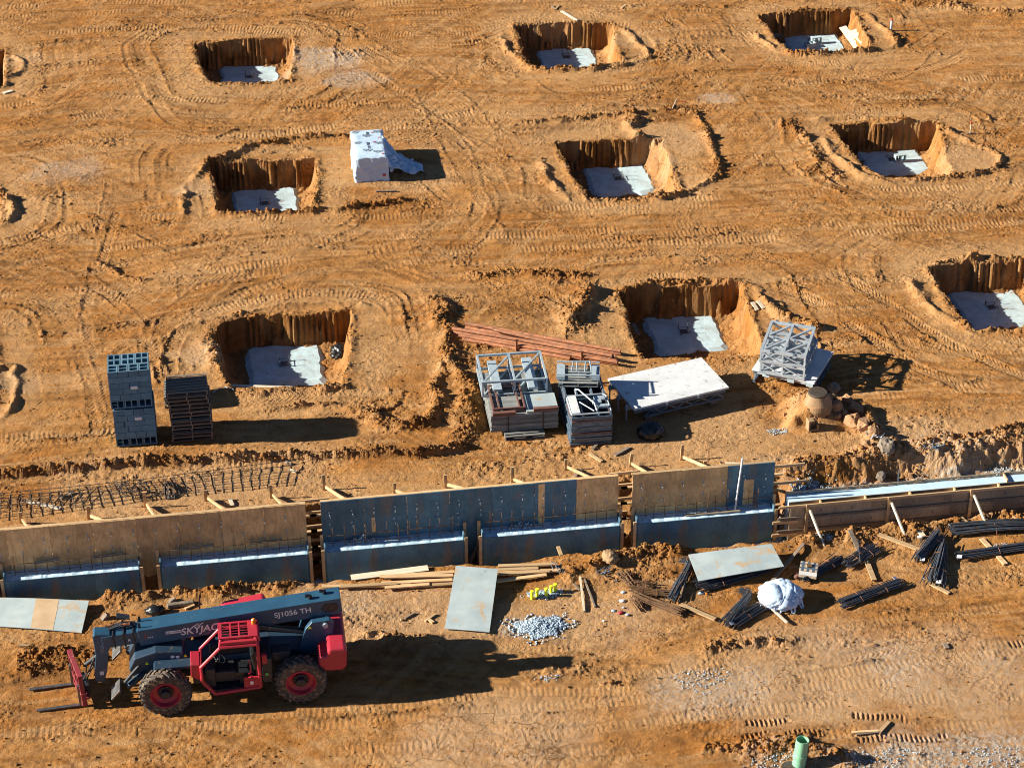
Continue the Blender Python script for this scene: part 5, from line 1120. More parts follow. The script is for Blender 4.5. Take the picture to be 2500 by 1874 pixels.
# ---------------------------------------------------------------- rebar bundles
def bundle(pts, n, spread0, spread1, label, m='rebar', hook=0.0, hz=.08, ref=FB, k=1.1302, L0=0.0, r_=.013, tags=()):
    P = [on(a, b_, ref, k) for a, b_ in pts]; q0, q1 = P[0], P[-1]; P = [q0.lerp(q1, i/5) for i in range(6)]; zz = [zat(p.x, p.y) for p in P]; zm_ = sum(zz)/6
    for p, z_ in zip(P, zz): p.z = max(z_, .5*z_+.5*zm_)+.035
    o = P[0].copy(); rr = random.Random(len(label)*3+n); d = (P[-1]-P[0]); d.z = 0; d.normalize(); s = Vector((-d.y, d.x, 0)); b = MB(); N = len(P)-1
    t = thing('rebar_bundle', label, 'rebar bundle', o, 0, 'rebar bundles in the front yard')
    for q in range(n):
        a0 = rr.uniform(-1, 1); z0 = rr.random()*(1-abs(a0)*.6); a1 = a0*rr.uniform(.5, 1)+rr.uniform(-.35, .35); e0, e1 = rr.uniform(-.12, .1), rr.uniform(-.1, .14); pl = []
        for i, p in enumerate(P):
            u = i/N; sp = (spread0*(1-u)+spread1*u); pl.append(p-o+s*((a0*(1-u)+a1*u)*sp)+Vector((0, 0, .02+z0*hz*1.1))+d*(e0*(1-u)+e1*u))
        if hook: h = rr.uniform(.6, 1)*hook; pl = [pl[0]-s*h*.8-d*.05+Vector((0, 0, .03)), pl[0]-s*h*.25-d*.10]+pl
        b.tube(pl, r_, 5)
    b.obj('bars', m, t)
    for u in (.3, .72):
        c = P[0].lerp(P[-1], u)-o; sp = (spread0*(1-u)+spread1*u)*1.08+.01
        MB().tube([c+s*sp*math.cos(a)+Vector((0, 0, .05+hz*.6*math.sin(a)+.02)) for a in np.linspace(-.4, 3.54, 9)], .006, 4).obj('tie_wire', 'steel_rust', t)
    for i, (u, side) in enumerate(tags):
        c = P[0].lerp(P[-1], u)-o; MB().box((0, 0, 0), (.14, .10, .006), Euler((.3, .25*side, .6*side)).to_matrix()).obj('paper_tag', 'label_white', t, c+s*side*.15+Vector((0, 0, .14)))
    return t
i_ = lambda x, y: ((1450+x/3.129), (1070+y/3.129))
def ib(a, b_): return [i_(*a), i_(*b_)]
bundle(ib((725, 990), (600, 1250)), 30, .10, .22, 'splayed dark bundle left of the right grey sheet', hook=.35, k=1.0, hz=.18)
bundle(ib((800, 1140), (1330, 1010)), 55, .30, .14, 'wide dark bundle half under the right grey sheet', k=1.0, hz=.14)
bundle(ib((1180, 1225), (1010, 1440)), 40, .10, .24, 'splayed hooked bundle left of the bulk bag', hook=.35, k=1.0, hz=.2, tags=((.98, 1),))
bundle(ib((1080, 1420), (1350, 1260)), 34, .2, .16, 'dark bundle running under the bulk bag', k=1.0, hz=.14)
bundle(ib((225, 1040), (300, 1140)), 26, .22, .12, 'brown rusty bundle at the top of the rusty pile', 'rebar_rust', k=1.0, hz=.12)
bundle(ib((290, 1130), (440, 1135)), 22, .14, .16, 'short brown bundle in the rusty pile', 'rebar_rust', k=1.0, hz=.12)
bundle(ib((290, 1180), (550, 1210)), 30, .16, .16, 'brown bundle in the middle of the rusty pile', 'rebar_rust', k=1.0, hz=.14)
bundle(ib((320, 1215), (660, 1345)), 34, .10, .18, 'long brown bundle at the front of the rusty pile', 'rebar_rust', k=1.0, hz=.16)
bundle(ib((300, 1240), (350, 1300)), 20, .16, .16, 'stubby brown bundle at the lower left of the rusty pile', 'rebar_rust', k=1.0, hz=.1)
j_ = lambda x, y: (1850+x/2.46, 1200+y/2.46)
def jb(a, b_): return [j_(*a), j_(*b_)]
bundle(jb((280, 545), (480, 415)), 36, .10, .24, 'dark bundle behind the taped carton', k=1.0, hz=.14)
bundle(jb((525, 450), (700, 350)), 30, .22, .26, 'crossed dark bundle over the slanting board', k=1.0, hz=.16)
bundle(jb((615, 440), (605, 335)), 7, .05, .06, 'few upright bars lying across the crossed bundle', k=1.0, hz=.22)
bundle(jb((495, 690), (850, 560)), 36, .20, .20, 'neat dark bundle lying alone below the crossed bars', k=1.0, hz=.14, tags=((.97, 1),))
bundle(jb((955, 425), (1070, 270)), 40, .16, .30, 'upper splayed bundle near the low wall', k=1.0, hz=.24, tags=((0, -1),))
bundle(jb((1050, 565), (1110, 340)), 40, .38, .10, 'lower splayed bundle with white tags', k=1.0, hz=.2, tags=((0, -1), (.02, 1.8)))
bundle(jb((1165, 245), (2000, 200)), 60, .26, .26, 'long heavy bar pile running off the right edge', k=1.0, hz=.22, tags=((.0, 1),))
bundle(jb((1195, 400), (2000, 290)), 34, .16, .16, 'lower long bar bundle running off the right edge', k=1.0, hz=.14, tags=((.0, -1),))
# bulk bag
p = on(*i_(1430, 1290), FB, 1.0)
t = thing('bulk_bag', 'crumpled white bulk bag with blue straps on the rebar', 'bulk bag', (p.x+.0, p.y+.25, p.z+.22))
bm = bmesh.new(); bmesh.ops.create_icosphere(bm, subdivisions=6, radius=1); cf = creases(12, 22, .045)
for v in bm.verts:
    g = 1+.16*mn.noise(v.co*1.5+Vector((4, 0, 1)))+.07*mn.noise(v.co*3.7)-.06*cf(v.co)+.10; v.co = Vector((v.co.x*g*.60, v.co.y*g*.54, max(v.co.z, -.4)*g*.33))
b = MB(); b.add([v.co for v in bm.verts], [[v.index for v in f.verts] for f in bm.faces]); bm.free(); b.obj('sack', 'bag_white', t, smooth=True)
for a in (-2.0, -1.3, -.75):
    c, s = math.cos(a), math.sin(a); b = MB()
    pts = [(c*.50, s*.42, .22), (c*.60, s*.54, .02), (c*.66+.05, s*.64, -.16), (c*.60+.14, s*.62, -.14), (c*.50+.15, s*.46, .15)]
    for q0, q1 in zip(pts[:-1], pts[1:]): b.beam(q0, q1, .05, .008)
    b.obj('lifting_strap', 'strap_blue' if a in (-1.75, -.7) else 'bag_white', t)
# taped carton
p = on(*j_(292, 520), FB, 1.0)
t = thing('taped_carton', 'small carton with grey tape bands beside the bulk bag', 'carton', (p.x-.25, p.y-.05, p.z+.12), R(-22))
MB().bx(0, .5, 0, .42, 0, .26).obj('box', 'cardboard', t, bev=.008); MB().bx(-.006, .506, -.006, .426, .04, .262).obj('wrap', 'label_white', t) if False else None
b = MB()
for x in (.05, .2, .36): b.bx(x, x+.06, -.004, .424, .24, .266)
for y in (.08, .26): b.bx(-.004, .504, y, y+.06, .262, .269)
b.obj('tape', 'steel_blue', t); MB().bx(.0, .5, -.008, -.003, .10, .22).obj('label_band', 'label_white', t); b = MB(); b.box((.25, .2, .30), (.16, .12, .04), Euler((.3, .2, .5)).to_matrix()); b.obj('rag', 'concrete_old', t)
p = on(*j_(235, 515), FB, 1.0); crumple('plastic_bag', 'wood_red', (p.x, p.y, p.z+.06), .13, (1, 1, .7), 12, 'small dark red plastic scrap left of the taped carton', 'rubbish', .35, 3, 3)
# cloth scrap by trench
p = on(*H(2045, 740), FB, 1.0); crumple('cement_bag', 'concrete_old', (p.x, p.y, p.z+.1), .30, (.8, 1.0, .5), 15, 'dusty half empty cement bag on the trench edge', 'cement bag', .3, 2.5, 4)
# green pipe and its cover
p = on(*j_(245, 1640), FB, 1.0)
t = thing('green_pipe', 'green plastic pipe standing upright at the bottom of the yard', 'pipe', (p.x, p.y, p.z-.05))
b = MB(); r1, r0, h = .165, .15, .85; pr_ = [(r1, -.1), (r1, h*.35), (r1, h), (r0, h), (r0, .1)]; b.lathe(pr_, 28, cap=False)
b.obj('tube', 'pipe_green', t, rot=(R(-3), R(4), 0), smooth=False); MB().lathe([(r1+.002, .25), (r1+.012, .26), (r1+.012, .4), (r1+.002, .41)], 28, cap=False).obj('collar', 'pipe_green', t, rot=(R(-3), R(4), 0))
p = on(*j_(205, 1650), FB, 1.0); t = thing('drain_cover', 'round dusty iron cover at the foot of the green pipe', 'manhole cover', (p.x-.05, p.y-.1, p.z+.03))
b = MB().lathe([(.30, -.05), (.30, .02), (.27, .03)], 30); b.obj('rim', 'concrete_old', t)
b = MB().lathe([(.25, .031), (.25, .036)], 24); b.obj('plate', 'iron', t)
b = MB()
for a in range(10): b.lathe([(.02, .0365), (.02, .040)], 8, (math.cos(a*.628)*.17, math.sin(a*.628)*.17, 0))
b.obj('vent_hole', 'print_dark', t)
# marker stakes
for (x, y), lab, m in (((1185, 232), 'white stub pipe with an orange top right of the far right pit', 'pipe_white'), ((1795, 1035), 'thin stake with an orange flag right of the second row right pit', 'stake_orange')):
    p = on(1800+x/3.16, y/3.16, 0, 1.0); t = thing('marker_stake', lab, 'marker', p, 0, 'markers by the right hand pits')
    MB().tube([(0, 0, -.05), (0, 0, .42)], .05 if m == 'pipe_white' else .02, 10).obj('post', 'pipe_white' if m == 'pipe_white' else 'wood_white', t); MB().box((0, 0, .47), (.07, .07, .09)).obj('flag', 'stake_orange', t)
    if m != 'pipe_white': MB().bx(-.12, .16, -.03, .03, .0, .04).obj('foot_board', 'wood_old', t)
p = on(1150+1560/3.16, 850/3.16, 0, 1.0); t = thing('marker_stake', 'small leaning stake pair with pink tape behind the second row middle pit', 'marker', p, 0, 'markers by the right hand pits')
MB().tube([(-.05, 0, 0), (.12, 0, .42)], .016, 6).tube([(.15, 0, 0), (.1, 0, .36)], .016, 6).obj('post', 'wood_white', t); MB().beam((.1, 0, .3), (.5, .05, .25), .03, .01).obj('tape', 'print_red', t)
# thin wire near the near left pit
A = [on(200+x/2.949, 720+y/2.949, 0, 1.0, .03) for x, y in ((945, 705), (985, 678), (1030, 668), (1080, 680), (1095, 690))]
tag(MB().tube([a-A[0] for a in A], .012, 6).obj('loose_cable', 'wire_blue', None, A[0]), 'short pale blue cable by the corner of the near left pit', 'cable')
# litter
LT = [(1450+170/3.129, 1070+1090/3.129, 'pale blue'), (1450+225/3.129, 1070+1180/3.129, 'blue'), (1450+215/3.129, 1070+1245/3.129, 'white'), (1450+225/3.129, 1070+1295/3.129, 'blue'), (1450+150/3.129, 1070+1320/3.129, 'blue'), (1450+205/3.129, 1070+1335/3.129, 'pink'), (1450+75/3.129, 1070+1398/3.129, 'white'), (1450+255/3.129, 1070+1350/3.129, 'grey'), (1450+820/3.129, 1070+1185/3.129, 'blue'), (1450+860/3.129, 1070+1190/3.129, 'orange'), (1450+540/3.129, 1070+1265/3.129, 'blue'), (1850+975/2.46, 1200+275/2.46, 'white'), (1105, 1515, 'white')]
cm = {'pale blue': 'steel_pale', 'blue': 'wire_blue', 'white': 'label_white', 'pink': 'paint_red', 'grey': 'gravel', 'orange': 'label_orange'}
for k, (x, y, c_) in enumerate(LT):
    p = on(x, y, FB, 1.0); r_ = .035+.02*(k % 3)
    crumple('litter', cm[c_], (p.x, p.y, p.z+.03), r_, (1.2, .8, .5), 30+k, f'crumpled {c_} scrap of litter, '+('nearest the cement bag', 'left of the short brown bundle', 'left of the rusty pile', 'lower left of the rusty pile', 'small, far left of the rusty pile', 'below the rusty pile', 'elongated, lowest of the litter', 'hazy, under the pink scrap', 'at the tip of the wide bundle', 'beside the tip of the wide bundle', 'at the foot of the splayed bundle', 'above the upper splayed bundle', 'before the big grey sheet')[k], 'litter', .5, 2.5, 2)['group'] = 'litter in the front yard'
for k, (x, y, rf, lab) in enumerate(((1888, 950, 0, 'right of the pointed rock'), (1640, 1010, 0, 'behind the last tall panel'), (2020, 965, 0, 'on the pale ground above the low wall'), (1300, 1237, FB, 'at the right end of the lumber pile'), (1208, 1232, FB, 'at the tip of the lumber boards'))):
    p = on(x, y, rf); b = MB(); rr = random.Random(k)
    for q in range(16): a = rr.uniform(0, 6.3); L = rr.uniform(.08, .25); c0 = Vector((rr.gauss(0, .08), rr.gauss(0, .08), .03)); b.tube([c0, c0+Vector((math.cos(a)*L, math.sin(a)*L, rr.uniform(0, .15)))], .011, 5)
    tag(b.obj('wire_scrap', 'steel_blue' if k != 0 else 'gravel', None, p), 'little heap of wire and metal ties '+lab, 'scrap heap', 'small scrap heaps')
# ---------------------------------------------------------------- loose clods everywhere the soil is broken
r = np.random.default_rng(77); ncl = 70000
cx = r.uniform(-10, 31, 900000); cy = r.uniform(-22, 30, 900000)
ii = np.clip(np.searchsorted(xs, cx), 1, NX-1); jj = np.clip(np.searchsorted(ys, cy), 1, NY-1)
wgt = np.clip(rough[ii, jj], 0, 1.3)**1.4*.9+.05; wgt *= ~((cy < -9.6) & (cy > -11.0)); keep = r.random(900000) < wgt*.30
cx, cy, ii, jj = cx[keep][:ncl], cy[keep][:ncl], ii[keep][:ncl], jj[keep][:ncl]; n = len(cx); cz = Z[ii, jj]
sz = .012+.036*r.random(n)**4; sz *= 1+.8*(r.random(n) < .03)
base = np.array(((1, 0, 0), (-1, 0, 0), (0, 1, 0), (0, -1, 0), (0, 0, .85), (0, 0, -.85)), float)
V = base[None]*r.uniform(.6, 1.25, (n, 6, 3)); a = r.uniform(0, 6.28, n); ca, sa = np.cos(a), np.sin(a); tl = r.uniform(-.6, .6, n)
V = np.stack([V[..., 0]*ca[:, None]-V[..., 1]*sa[:, None], V[..., 0]*sa[:, None]+V[..., 1]*ca[:, None], V[..., 2]+V[..., 0]*tl[:, None]], -1)*sz[:, None, None]+np.stack([cx, cy, cz+sz*.25], -1)[:, None]
Fb = np.array(((0, 2, 4), (2, 1, 4), (1, 3, 4), (3, 0, 4), (2, 0, 5), (1, 2, 5), (3, 1, 5), (0, 3, 5)), np.int32); Fc = (Fb[None]+(np.arange(n)*6)[:, None, None]).reshape(-1, 3).astype(np.int32)
me = bpy.data.meshes.new('clods'); me.vertices.add(n*6); me.vertices.foreach_set('co', V.reshape(-1).astype(np.float32)); me.loops.add(Fc.size); me.loops.foreach_set('vertex_index', Fc.ravel()); me.polygons.add(len(Fc)); me.polygons.foreach_set('loop_start', np.arange(0, Fc.size, 3, dtype=np.int32)); me.update(calc_edges=True)
me.materials.append(soil_loose); me.update()
def lumps(n, smin, smax, wf, seed, name, label):
    r = np.random.default_rng(seed); cx = r.uniform(-10, 31, 600000); cy = r.uniform(-22, 30, 600000)
    ii = np.clip(np.searchsorted(xs, cx), 1, NX-1); jj = np.clip(np.searchsorted(ys, cy), 1, NY-1)
    k = (r.random(600000) < wf(rough[ii, jj])) & ~((cy < -10.2) & (cy > -11.0)) & ~((cy < -9.2) & (cy > -11) & (r.random(600000) < .75)); cx, cy, ii, jj = cx[k][:n], cy[k][:n], ii[k][:n], jj[k][:n]; n = len(cx)
    bm = bmesh.new(); bmesh.ops.create_icosphere(bm, subdivisions=1, radius=1); bv = np.array([v.co[:] for v in bm.verts]); bf = np.array([[v.index for v in f.verts] for f in bm.faces], np.int32); bm.free()
    sz = smin+(smax-smin)*r.random(n)**2.5; m = len(bv); V = bv[None]*r.uniform(.55, 1.3, (n, m, 1))*np.stack([r.uniform(.8, 1.3, n), r.uniform(.8, 1.2, n), r.uniform(.45, .8, n)], -1)[:, None]
    a = r.uniform(0, 6.28, n); ca, sa = np.cos(a)[:, None], np.sin(a)[:, None]; V = np.stack([V[..., 0]*ca-V[..., 1]*sa, V[..., 0]*sa+V[..., 1]*ca, V[..., 2]], -1)*sz[:, None, None]+np.stack([cx, cy, Z[ii, jj]+sz*.2], -1)[:, None]
    F_ = (bf[None]+(np.arange(n)*m)[:, None, None]).reshape(-1, 3).astype(np.int32); e = bpy.data.meshes.new(name); e.vertices.add(n*m); e.vertices.foreach_set('co', V.reshape(-1).astype(np.float32)); e.loops.add(F_.size); e.loops.foreach_set('vertex_index', F_.ravel()); e.polygons.add(len(F_)); e.polygons.foreach_set('loop_start', np.arange(0, F_.size, 3, dtype=np.int32)); e.update(calc_edges=True)
    e.materials.append(soil_loose); q = bpy.data.objects.new(name, e); C.objects.link(q); tag(q, label, 'soil clods', kind='stuff')
lumps(9000, .03, .095, lambda g: np.clip(g-.75, 0, 1)**1.3*.55, 5, 'soil_lumps', 'heavier lumps of turned clay along the ruts and rims')
o = bpy.data.objects.new('soil_clods', me); C.objects.link(o); tag(o, 'small loose clods of orange soil scattered over the ground', 'soil clods', kind='stuff')
# ---------------------------------------------------------------- telehandler; local x forward, y to its left, z up
TO = Vector((-2.35, -15.20, FRONT)); TZ = R(179.42)
tele = thing('telehandler', 'dark grey and red telehandler parked with its boom lowered over the front yard', 'telehandler', TO, TZ)
def P(mb, name, m, par=tele, **k): return mb.obj(name, m, par, **k)
# chassis
b = MB(); b.prism([(-2.55, .75), (-2.45, 1.15), (-1.0, 1.25), (1.0, 1.15), (2.0, 1.30), (2.35, 1.15), (2.35, .75), (1.9, .62), (-1.9, .62)], -.42, .42); P(b, 'chassis', 'paint_slate_shaded', bev=.02)
b = MB(); b.prism([(1.15, 1.0), (1.2, 1.55), (1.9, 1.62), (2.45, 1.45), (2.62, 1.1), (2.5, .82), (1.9, .8)], -.55, .55); P(b, 'front_frame', 'paint_slate_shaded', bev=.03)
b = MB(); b.prism([(.95, .75), (.95, 1.25), (-.95, 1.25), (-.95, .62), (.6, .62)], -1.02, -.45); P(b, 'engine_bay', 'paint_dark', bev=.03)
hd = P(MB().prism([(.75, 1.25), (.35, 1.52), (.1, 1.78), (-.95, 1.95), (-1.1, 1.6), (-1.1, 1.25)], -1.15, -.42), 'engine_hood', 'paint_red', bev=.05)
b = MB()
for k in range(5): b.bx(-.8+.2*k, -.72+.2*k, -1.165, -1.148, 1.35, 1.6)
P(b, 'grille', 'paint_dark', hd)
b = MB(); b.bx(-.95, 1.0, .43, .9, .72, 1.05); P(b, 'fuel_tank', 'paint_dark', bev=.03)
b = MB(); b.bx(-1.05, -.78, .45, 1.08, .72, 1.5); b.bx(-1.55, -1.05, .45, .8, 1.15, 1.45); P(b, 'battery_box', 'paint_dark', bev=.03)
b = MB(); b.bx(.98, 1.95, .43, .9, 1.28, 1.36); b.bx(1.9, 1.98, .43, .9, 1.0, 1.3); P(b, 'fender', 'paint_slate_shaded', bev=.015)
# axles
for x in (1.72, -1.74): P(MB().lathe([(.12, -.9), (.16, -.4), (.20, 0), (.16, .4), (.12, .9)], 14, (x, 0, .68), 'y'), 'axle', 'paint_dark')
# wheels
def wheel(x, side):
    w = P(MB().lathe([(.40, -.17), (.58, -.185), (.635, -.16), (.645, 0), (.635, .16), (.58, .185), (.40, .17)], 40, (0, 0, 0), 'y', cap=False), 'wheel', 'rubber', rot=(0, R(17), 0)); w.location = (x, side*1.02, .685)
    tr = MB(); n = 22
    for k in range(n):
        for s in (-1, 1):
            a = 2*math.pi*(k+(.5 if s > 0 else 0))/n; pts = []
            for u in (0, .5, 1):
                aa = a+u*.26; y = s*(.01+.165*u); r_ = .66-.03*u*u; pts.append(Vector((math.cos(aa)*r_, y, math.sin(aa)*r_)))
            nrm = Vector((math.cos(a+.13), 0, math.sin(a+.13)))
            tr.beam(pts[0], pts[1], .06, .055, nrm); tr.beam(pts[1], pts[2]+Vector((0, s*.012, 0)), .062, .06, nrm)
            c = Vector((math.cos(a+.28), 0, math.sin(a+.28))); tr.beam(c*.635+Vector((0, s*.175, 0)), c*.53+Vector((0, s*.192, 0)), .06, .02, Vector((0, s, 0)))
    P(tr, 'tread', 'rubber_dusty', w)
    rm = P(MB().lathe([(.40, side*.16), (.375, side*.175), (.36, side*.15), (.33, side*.07), (.20, side*.02), (.16, side*.03)], 36, (0, 0, 0), 'y', cap=False), 'rim', 'paint_red', w)
    P(MB().lathe([(.401, side*.163), (.39, side*.186), (.372, side*.186), (.368, side*.168)], 36, (0, 0, 0), 'y', cap=False), 'rim_lip', 'paint_red', w)
    hb = MB().lathe([(.20, side*.021), (.20, side*.06), (.13, side*.07), (.12, side*.17), (.09, side*.19)], 20, (0, 0, 0), 'y'); 
    for k in range(10): hb.lathe([(.018, side*.06), (.018, side*.09)], 6, (.165*math.cos(k*.628), 0, .165*math.sin(k*.628)), 'y')
    P(hb, 'hub', 'paint_dark', w)
    return w
for x in (1.72, -1.76):
    for s in (1, -1): wheel(x, s)
# rear counterweight
cw = MB(); cw.prism([(-2.22, 1.12), (-2.25, 1.38), (-2.48, 1.42), (-2.52, 1.62), (-2.96, 1.62), (-3.0, 1.5), (-2.97, 1.0), (-2.85, .90), (-2.4, .92)], -1.1, 1.1); P(cw, 'counterweight', 'paint_red', bev=.06)
P(MB().prism([(-2.5, 1.62), (-2.55, 1.72), (-2.62, 1.78), (-2.88, 1.76), (-2.95, 1.62)], -1.05, -.5), 'rear_cowl', 'paint_red', bev=.05)
for s in (1, -1): P(MB().prism([(-1.75, 1.1), (-1.98, 1.85), (-2.15, 2.06), (-2.62, 2.10), (-2.72, 1.95), (-2.6, 1.15), (-2.35, .95)], s*.30, s*.46), 'boom_tower', 'paint_slate', bev=.02)
P(MB().lathe([(.07, -.52), (.07, .52)], 16, (-2.5, 0, 1.95), 'y'), 'pivot_pin', 'steel_pale')
# boom
A = Vector((-2.95, 0, 2.37)); B = Vector((2.30, 0, 1.885)); d = (B-A).normalized(); upb = Vector((-d.z, 0, d.x)); upb = upb if upb.z > 0 else -upb
def bq(s_, h): q = A+d*s_+upb*h; return (q.x, q.z)
L = (B-A).length
bo = P(MB().prism([bq(0, .24), bq(0, -.20), bq(.12, -.26), bq(L, -.26), bq(L, .24)], -.25, .25), 'boom', 'paint_slate', bev=.012)
P(MB().prism([bq(.15, .12), bq(.07, 0), bq(.15, -.14), bq(.42, -.16), bq(.55, 0), bq(.42, .13)], .251, .262), 'boom_plate', 'paint_dark', bo)
i1 = P(MB().prism([bq(L-.3, .17), bq(L-.3, -.20), bq(L+.95, -.20), bq(L+.95, .17)], -.20, .20), 'boom_section', 'paint_slate', bo, bev=.012)
for s_ in (.10, .35, .62): P(MB().prism([bq(L+s_, .20), bq(L+s_, -.23), bq(L+s_+.04, -.23), bq(L+s_+.04, .20)], -.225, .225), 'collar', 'paint_dark', bo)
for y in (-.15, .12): P(MB().prism([bq(L-.1, .25), bq(L-.1, .40), bq(L-.05, .40), bq(L-.02, .25)], y, y+.03), 'lug', 'paint_dark', bo)
b = MB(); c0 = bq(L+.05, .26); c1 = bq(L+.75, .24)
for y in (-.12, -.06, 0): b.tube([(c0[0], y, c0[1]), ((c0[0]+c1[0])/2, y, c0[1]+.03), (c1[0], y, c1[1])], .022, 8)
P(b, 'hose', 'paint_dark', bo)
b = MB(); c0 = bq(L+.18, .30)
for k in range(9): b.lathe([(.045, -.0), (.045, .012)], 10, (c0[0]+.03*k, -.02, c0[1]-.003*k), 'x')
for k in range(7): b.lathe([(.045, -.0), (.045, .012)], 10, (c0[0]+.45+.03*k, -.10, c0[1]-.06), 'x')
P(b, 'spring_coil', 'steel_rust', bo)
q = bq(L+.35, .30); P(MB().box((q[0], -.30, q[1]+.06), (.34, .30, .02), Euler((.25, -.25, 0)).to_matrix()).box((q[0]+.02, -.16, q[1]-.02), (.04, .04, .16)), 'hose_guard', 'paint_dark', bo)
b = MB()
for s_, y in ((.40, -.05), (.78, .06)): q = bq(s_, .25); b.lathe([(.05, q[1]), (.06, q[1]+.03), (.05, q[1]+.10), (.02, q[1]+.12)], 12, (q[0], y, 0)); b.lathe([(.045, -.03), (.05, .05)], 10, (q[0]+.07, y, q[1]+.09), 'x')
P(b, 'work_lamp', 'black_plastic', bo)
# lift and tilt cylinders
P(MB().tube([(-2.0, .0, 1.45), (-.2, .0, 1.78)], .09, 14), 'lift_cylinder', 'paint_dark'); P(MB().tube([(-.25, 0, 1.77), (.5, 0, 1.9)], .05, 12), 'lift_rod', 'steel_pale')
P(MB().tube([(-2.15, .33, 1.62), (-.6, .33, 1.98)], .055, 12), 'level_cylinder', 'paint_dark')
# boom head
hx, hz = 3.25, 1.88
hd_ = P(MB().prism([(3.02, 2.02), (3.42, 2.05), (3.47, 1.98), (3.45, 1.35), (3.55, .75), (3.52, .50), (3.32, .46), (3.20, .85), (3.12, 1.45), (2.98, 1.7)], -.17, .17), 'boom_head', 'paint_slate', bev=.015)
P(MB().prism([(3.30, 1.72), (3.33, 1.45), (3.22, 1.45), (3.2, 1.72)], .171, .18), 'opening', 'print_dark', hd_)
P(MB().tube([(3.28, .0, 1.35), (3.78, 0, .95)], .055, 12), 'tilt_cylinder', 'paint_dark')
# carriage
cx = 3.92; car = thing('x', None, None); bpy.data.objects.remove(car)
cr = MB(); a_, bb = -.72, .72
def cbar(y0, y1, z0, z1, dx=0.0, th=.13): cr.bx(cx+dx-th/2, cx+dx+th/2, y0, y1, z0, z1)
cbar(-.64, .64, .25, .36); cbar(-.64, .64, .56, .66); cbar(-.60, .60, 1.15, 1.22)
for y in (-.61, -.3, .0, .3, .61): cbar(y-.03, y+.03, .36, .56, .001)
for y in (-.57, -.29, .0, .29, .57): cbar(y-.03, y+.03, .66, 1.15, .001, .12)
carr = P(cr, 'fork_carriage', 'paint_red_worn', bev=.008, rot=(0, R(2), R(15)), loc=(.20, -1.0, 0))
P(MB().bx(cx-.24, cx-.04, -.30, .30, .28, .62), 'coupler', 'paint_dark', carr, bev=.02); P(MB().bx(cx-.18, cx-.04, -.60, .60, .42, .47), 'crossbar', 'paint_red_worn', carr)
for y in (-.45, .45):
    fk = P(MB().bx(.07, .13, -.055, .055, .06, .72).bx(.07, 1.22, -.045, .045, .055, .09), 'fork', 'fork_steel', carr, bev=.005, loc=(cx, y, .10), rot=(0, R(-2), R(-11)))
b = MB(); b.tube([(3.55, .1, 1.0), (3.7, .16, .75), (3.8, .12, .45)], .02, 8); b.tube([(3.5, .17, 1.3), (3.66, .22, .95), (3.85, .15, .6)], .02, 8); b.tube([(3.5, -.1, 1.2), (3.75, -.15, .8), (3.8, -.1, .5)], .02, 8); P(b, 'hose', 'paint_dark')
# stabilisers
for s in (1, -1):
    b = MB(); b.beam((2.25, s*.55, .98), (2.70, s*.72, .70), .16, .12); P(b, 'stabiliser_arm', 'paint_slate_shaded', bev=.01)
    P(MB().box((2.98, s*.80, .72), (.36, .50, .05), Euler((0, R(48), 0)).to_matrix()), 'stabiliser_pad', 'fork_steel', bev=.006)
    P(MB().tube([(2.3, s*.5, 1.25), (2.75, s*.72, .85)], .05, 10), 'stabiliser_cylinder', 'paint_dark')
P(MB().prism([(2.0, 1.62), (2.5, 1.45), (2.75, 1.72), (2.45, 1.86), (2.25, 1.78)], -.50, -.30), 'lug_plate', 'alu')
# cab
Y0, Y1 = .36, 1.12; cab = thing('x2', None, None); bpy.data.objects.remove(cab)
cabf = MB()
def post(a, b_, w=.065): cabf.tube([a, b_], w/2+.008, 8)
near = {'tl': (.22, Y1, 2.10), 'tr': (-.70, Y1, 2.10), 'br': (-.72, Y1, .64), 'bl': (.46, Y1, .54), 'm1': (.76, Y1, .98), 'm2': (.76, Y1, 1.45)}
def fr(y, ry):
    g = lambda k: (near[k][0], y, near[k][2])
    cabf.tube([g('bl'), g('br')], .05, 8); cabf.tube([g('br'), (-.72, y, 1.5), (-.72, y, 2.02), (-.68, ry, 2.20)], .048, 8)
    cabf.tube([g('bl'), g('m1')], .05, 8); cabf.tube([g('m1'), g('m2'), (.24, y, 2.02), (.20, ry, 2.20)], .045, 8); cabf.tube([(.24, y, 2.04), (-.70, y, 2.04)], .045, 8)
fr(Y1, Y1-.12); fr(Y0, Y0+.10)
for k in ('bl', 'br', 'm1', 'm2'): cabf.tube([(near[k][0], Y0, near[k][2]), (near[k][0], Y1, near[k][2])], .04, 8)
cb = P(cabf, 'cab_frame', 'paint_red', smooth=False)
rf = MB(); z0 = 2.19
rf.bx(-.74, -.50, Y0, Y1-.10, z0, z0+.06); rf.bx(.16, .26, Y0, Y1-.10, z0, z0+.06); rf.bx(-.50, .16, Y0, Y0+.07, z0, z0+.06); rf.bx(-.50, .16, Y1-.17, Y1-.10, z0, z0+.06)
for k in range(1, 3): x = -.50+.66*k/3; rf.bx(x-.022, x+.022, Y0+.07, Y1-.17, z0+.03, z0+.057)
for k in range(1, 5): y = Y0+.07+(Y1-Y0-.24)*k/5; rf.bx(-.498, .158, y-.012, y+.012, z0+.036, z0+.054)
rf.prism([(-.74, z0+.06), (-.74, z0-.12), (-.80, z0-.10), (-.78, z0+.04)], Y0, Y1-.06)
rf.bx(-.72, .24, Y1-.10, Y1-.0, z0-.10, z0-.01)
P(rf, 'roof_guard', 'paint_red', cb, bev=.014)
P(MB().bx(-.68, .18, Y0+.02, Y1-.12, 2.05, 2.06), 'roof_glass', 'glass_dark', cb)
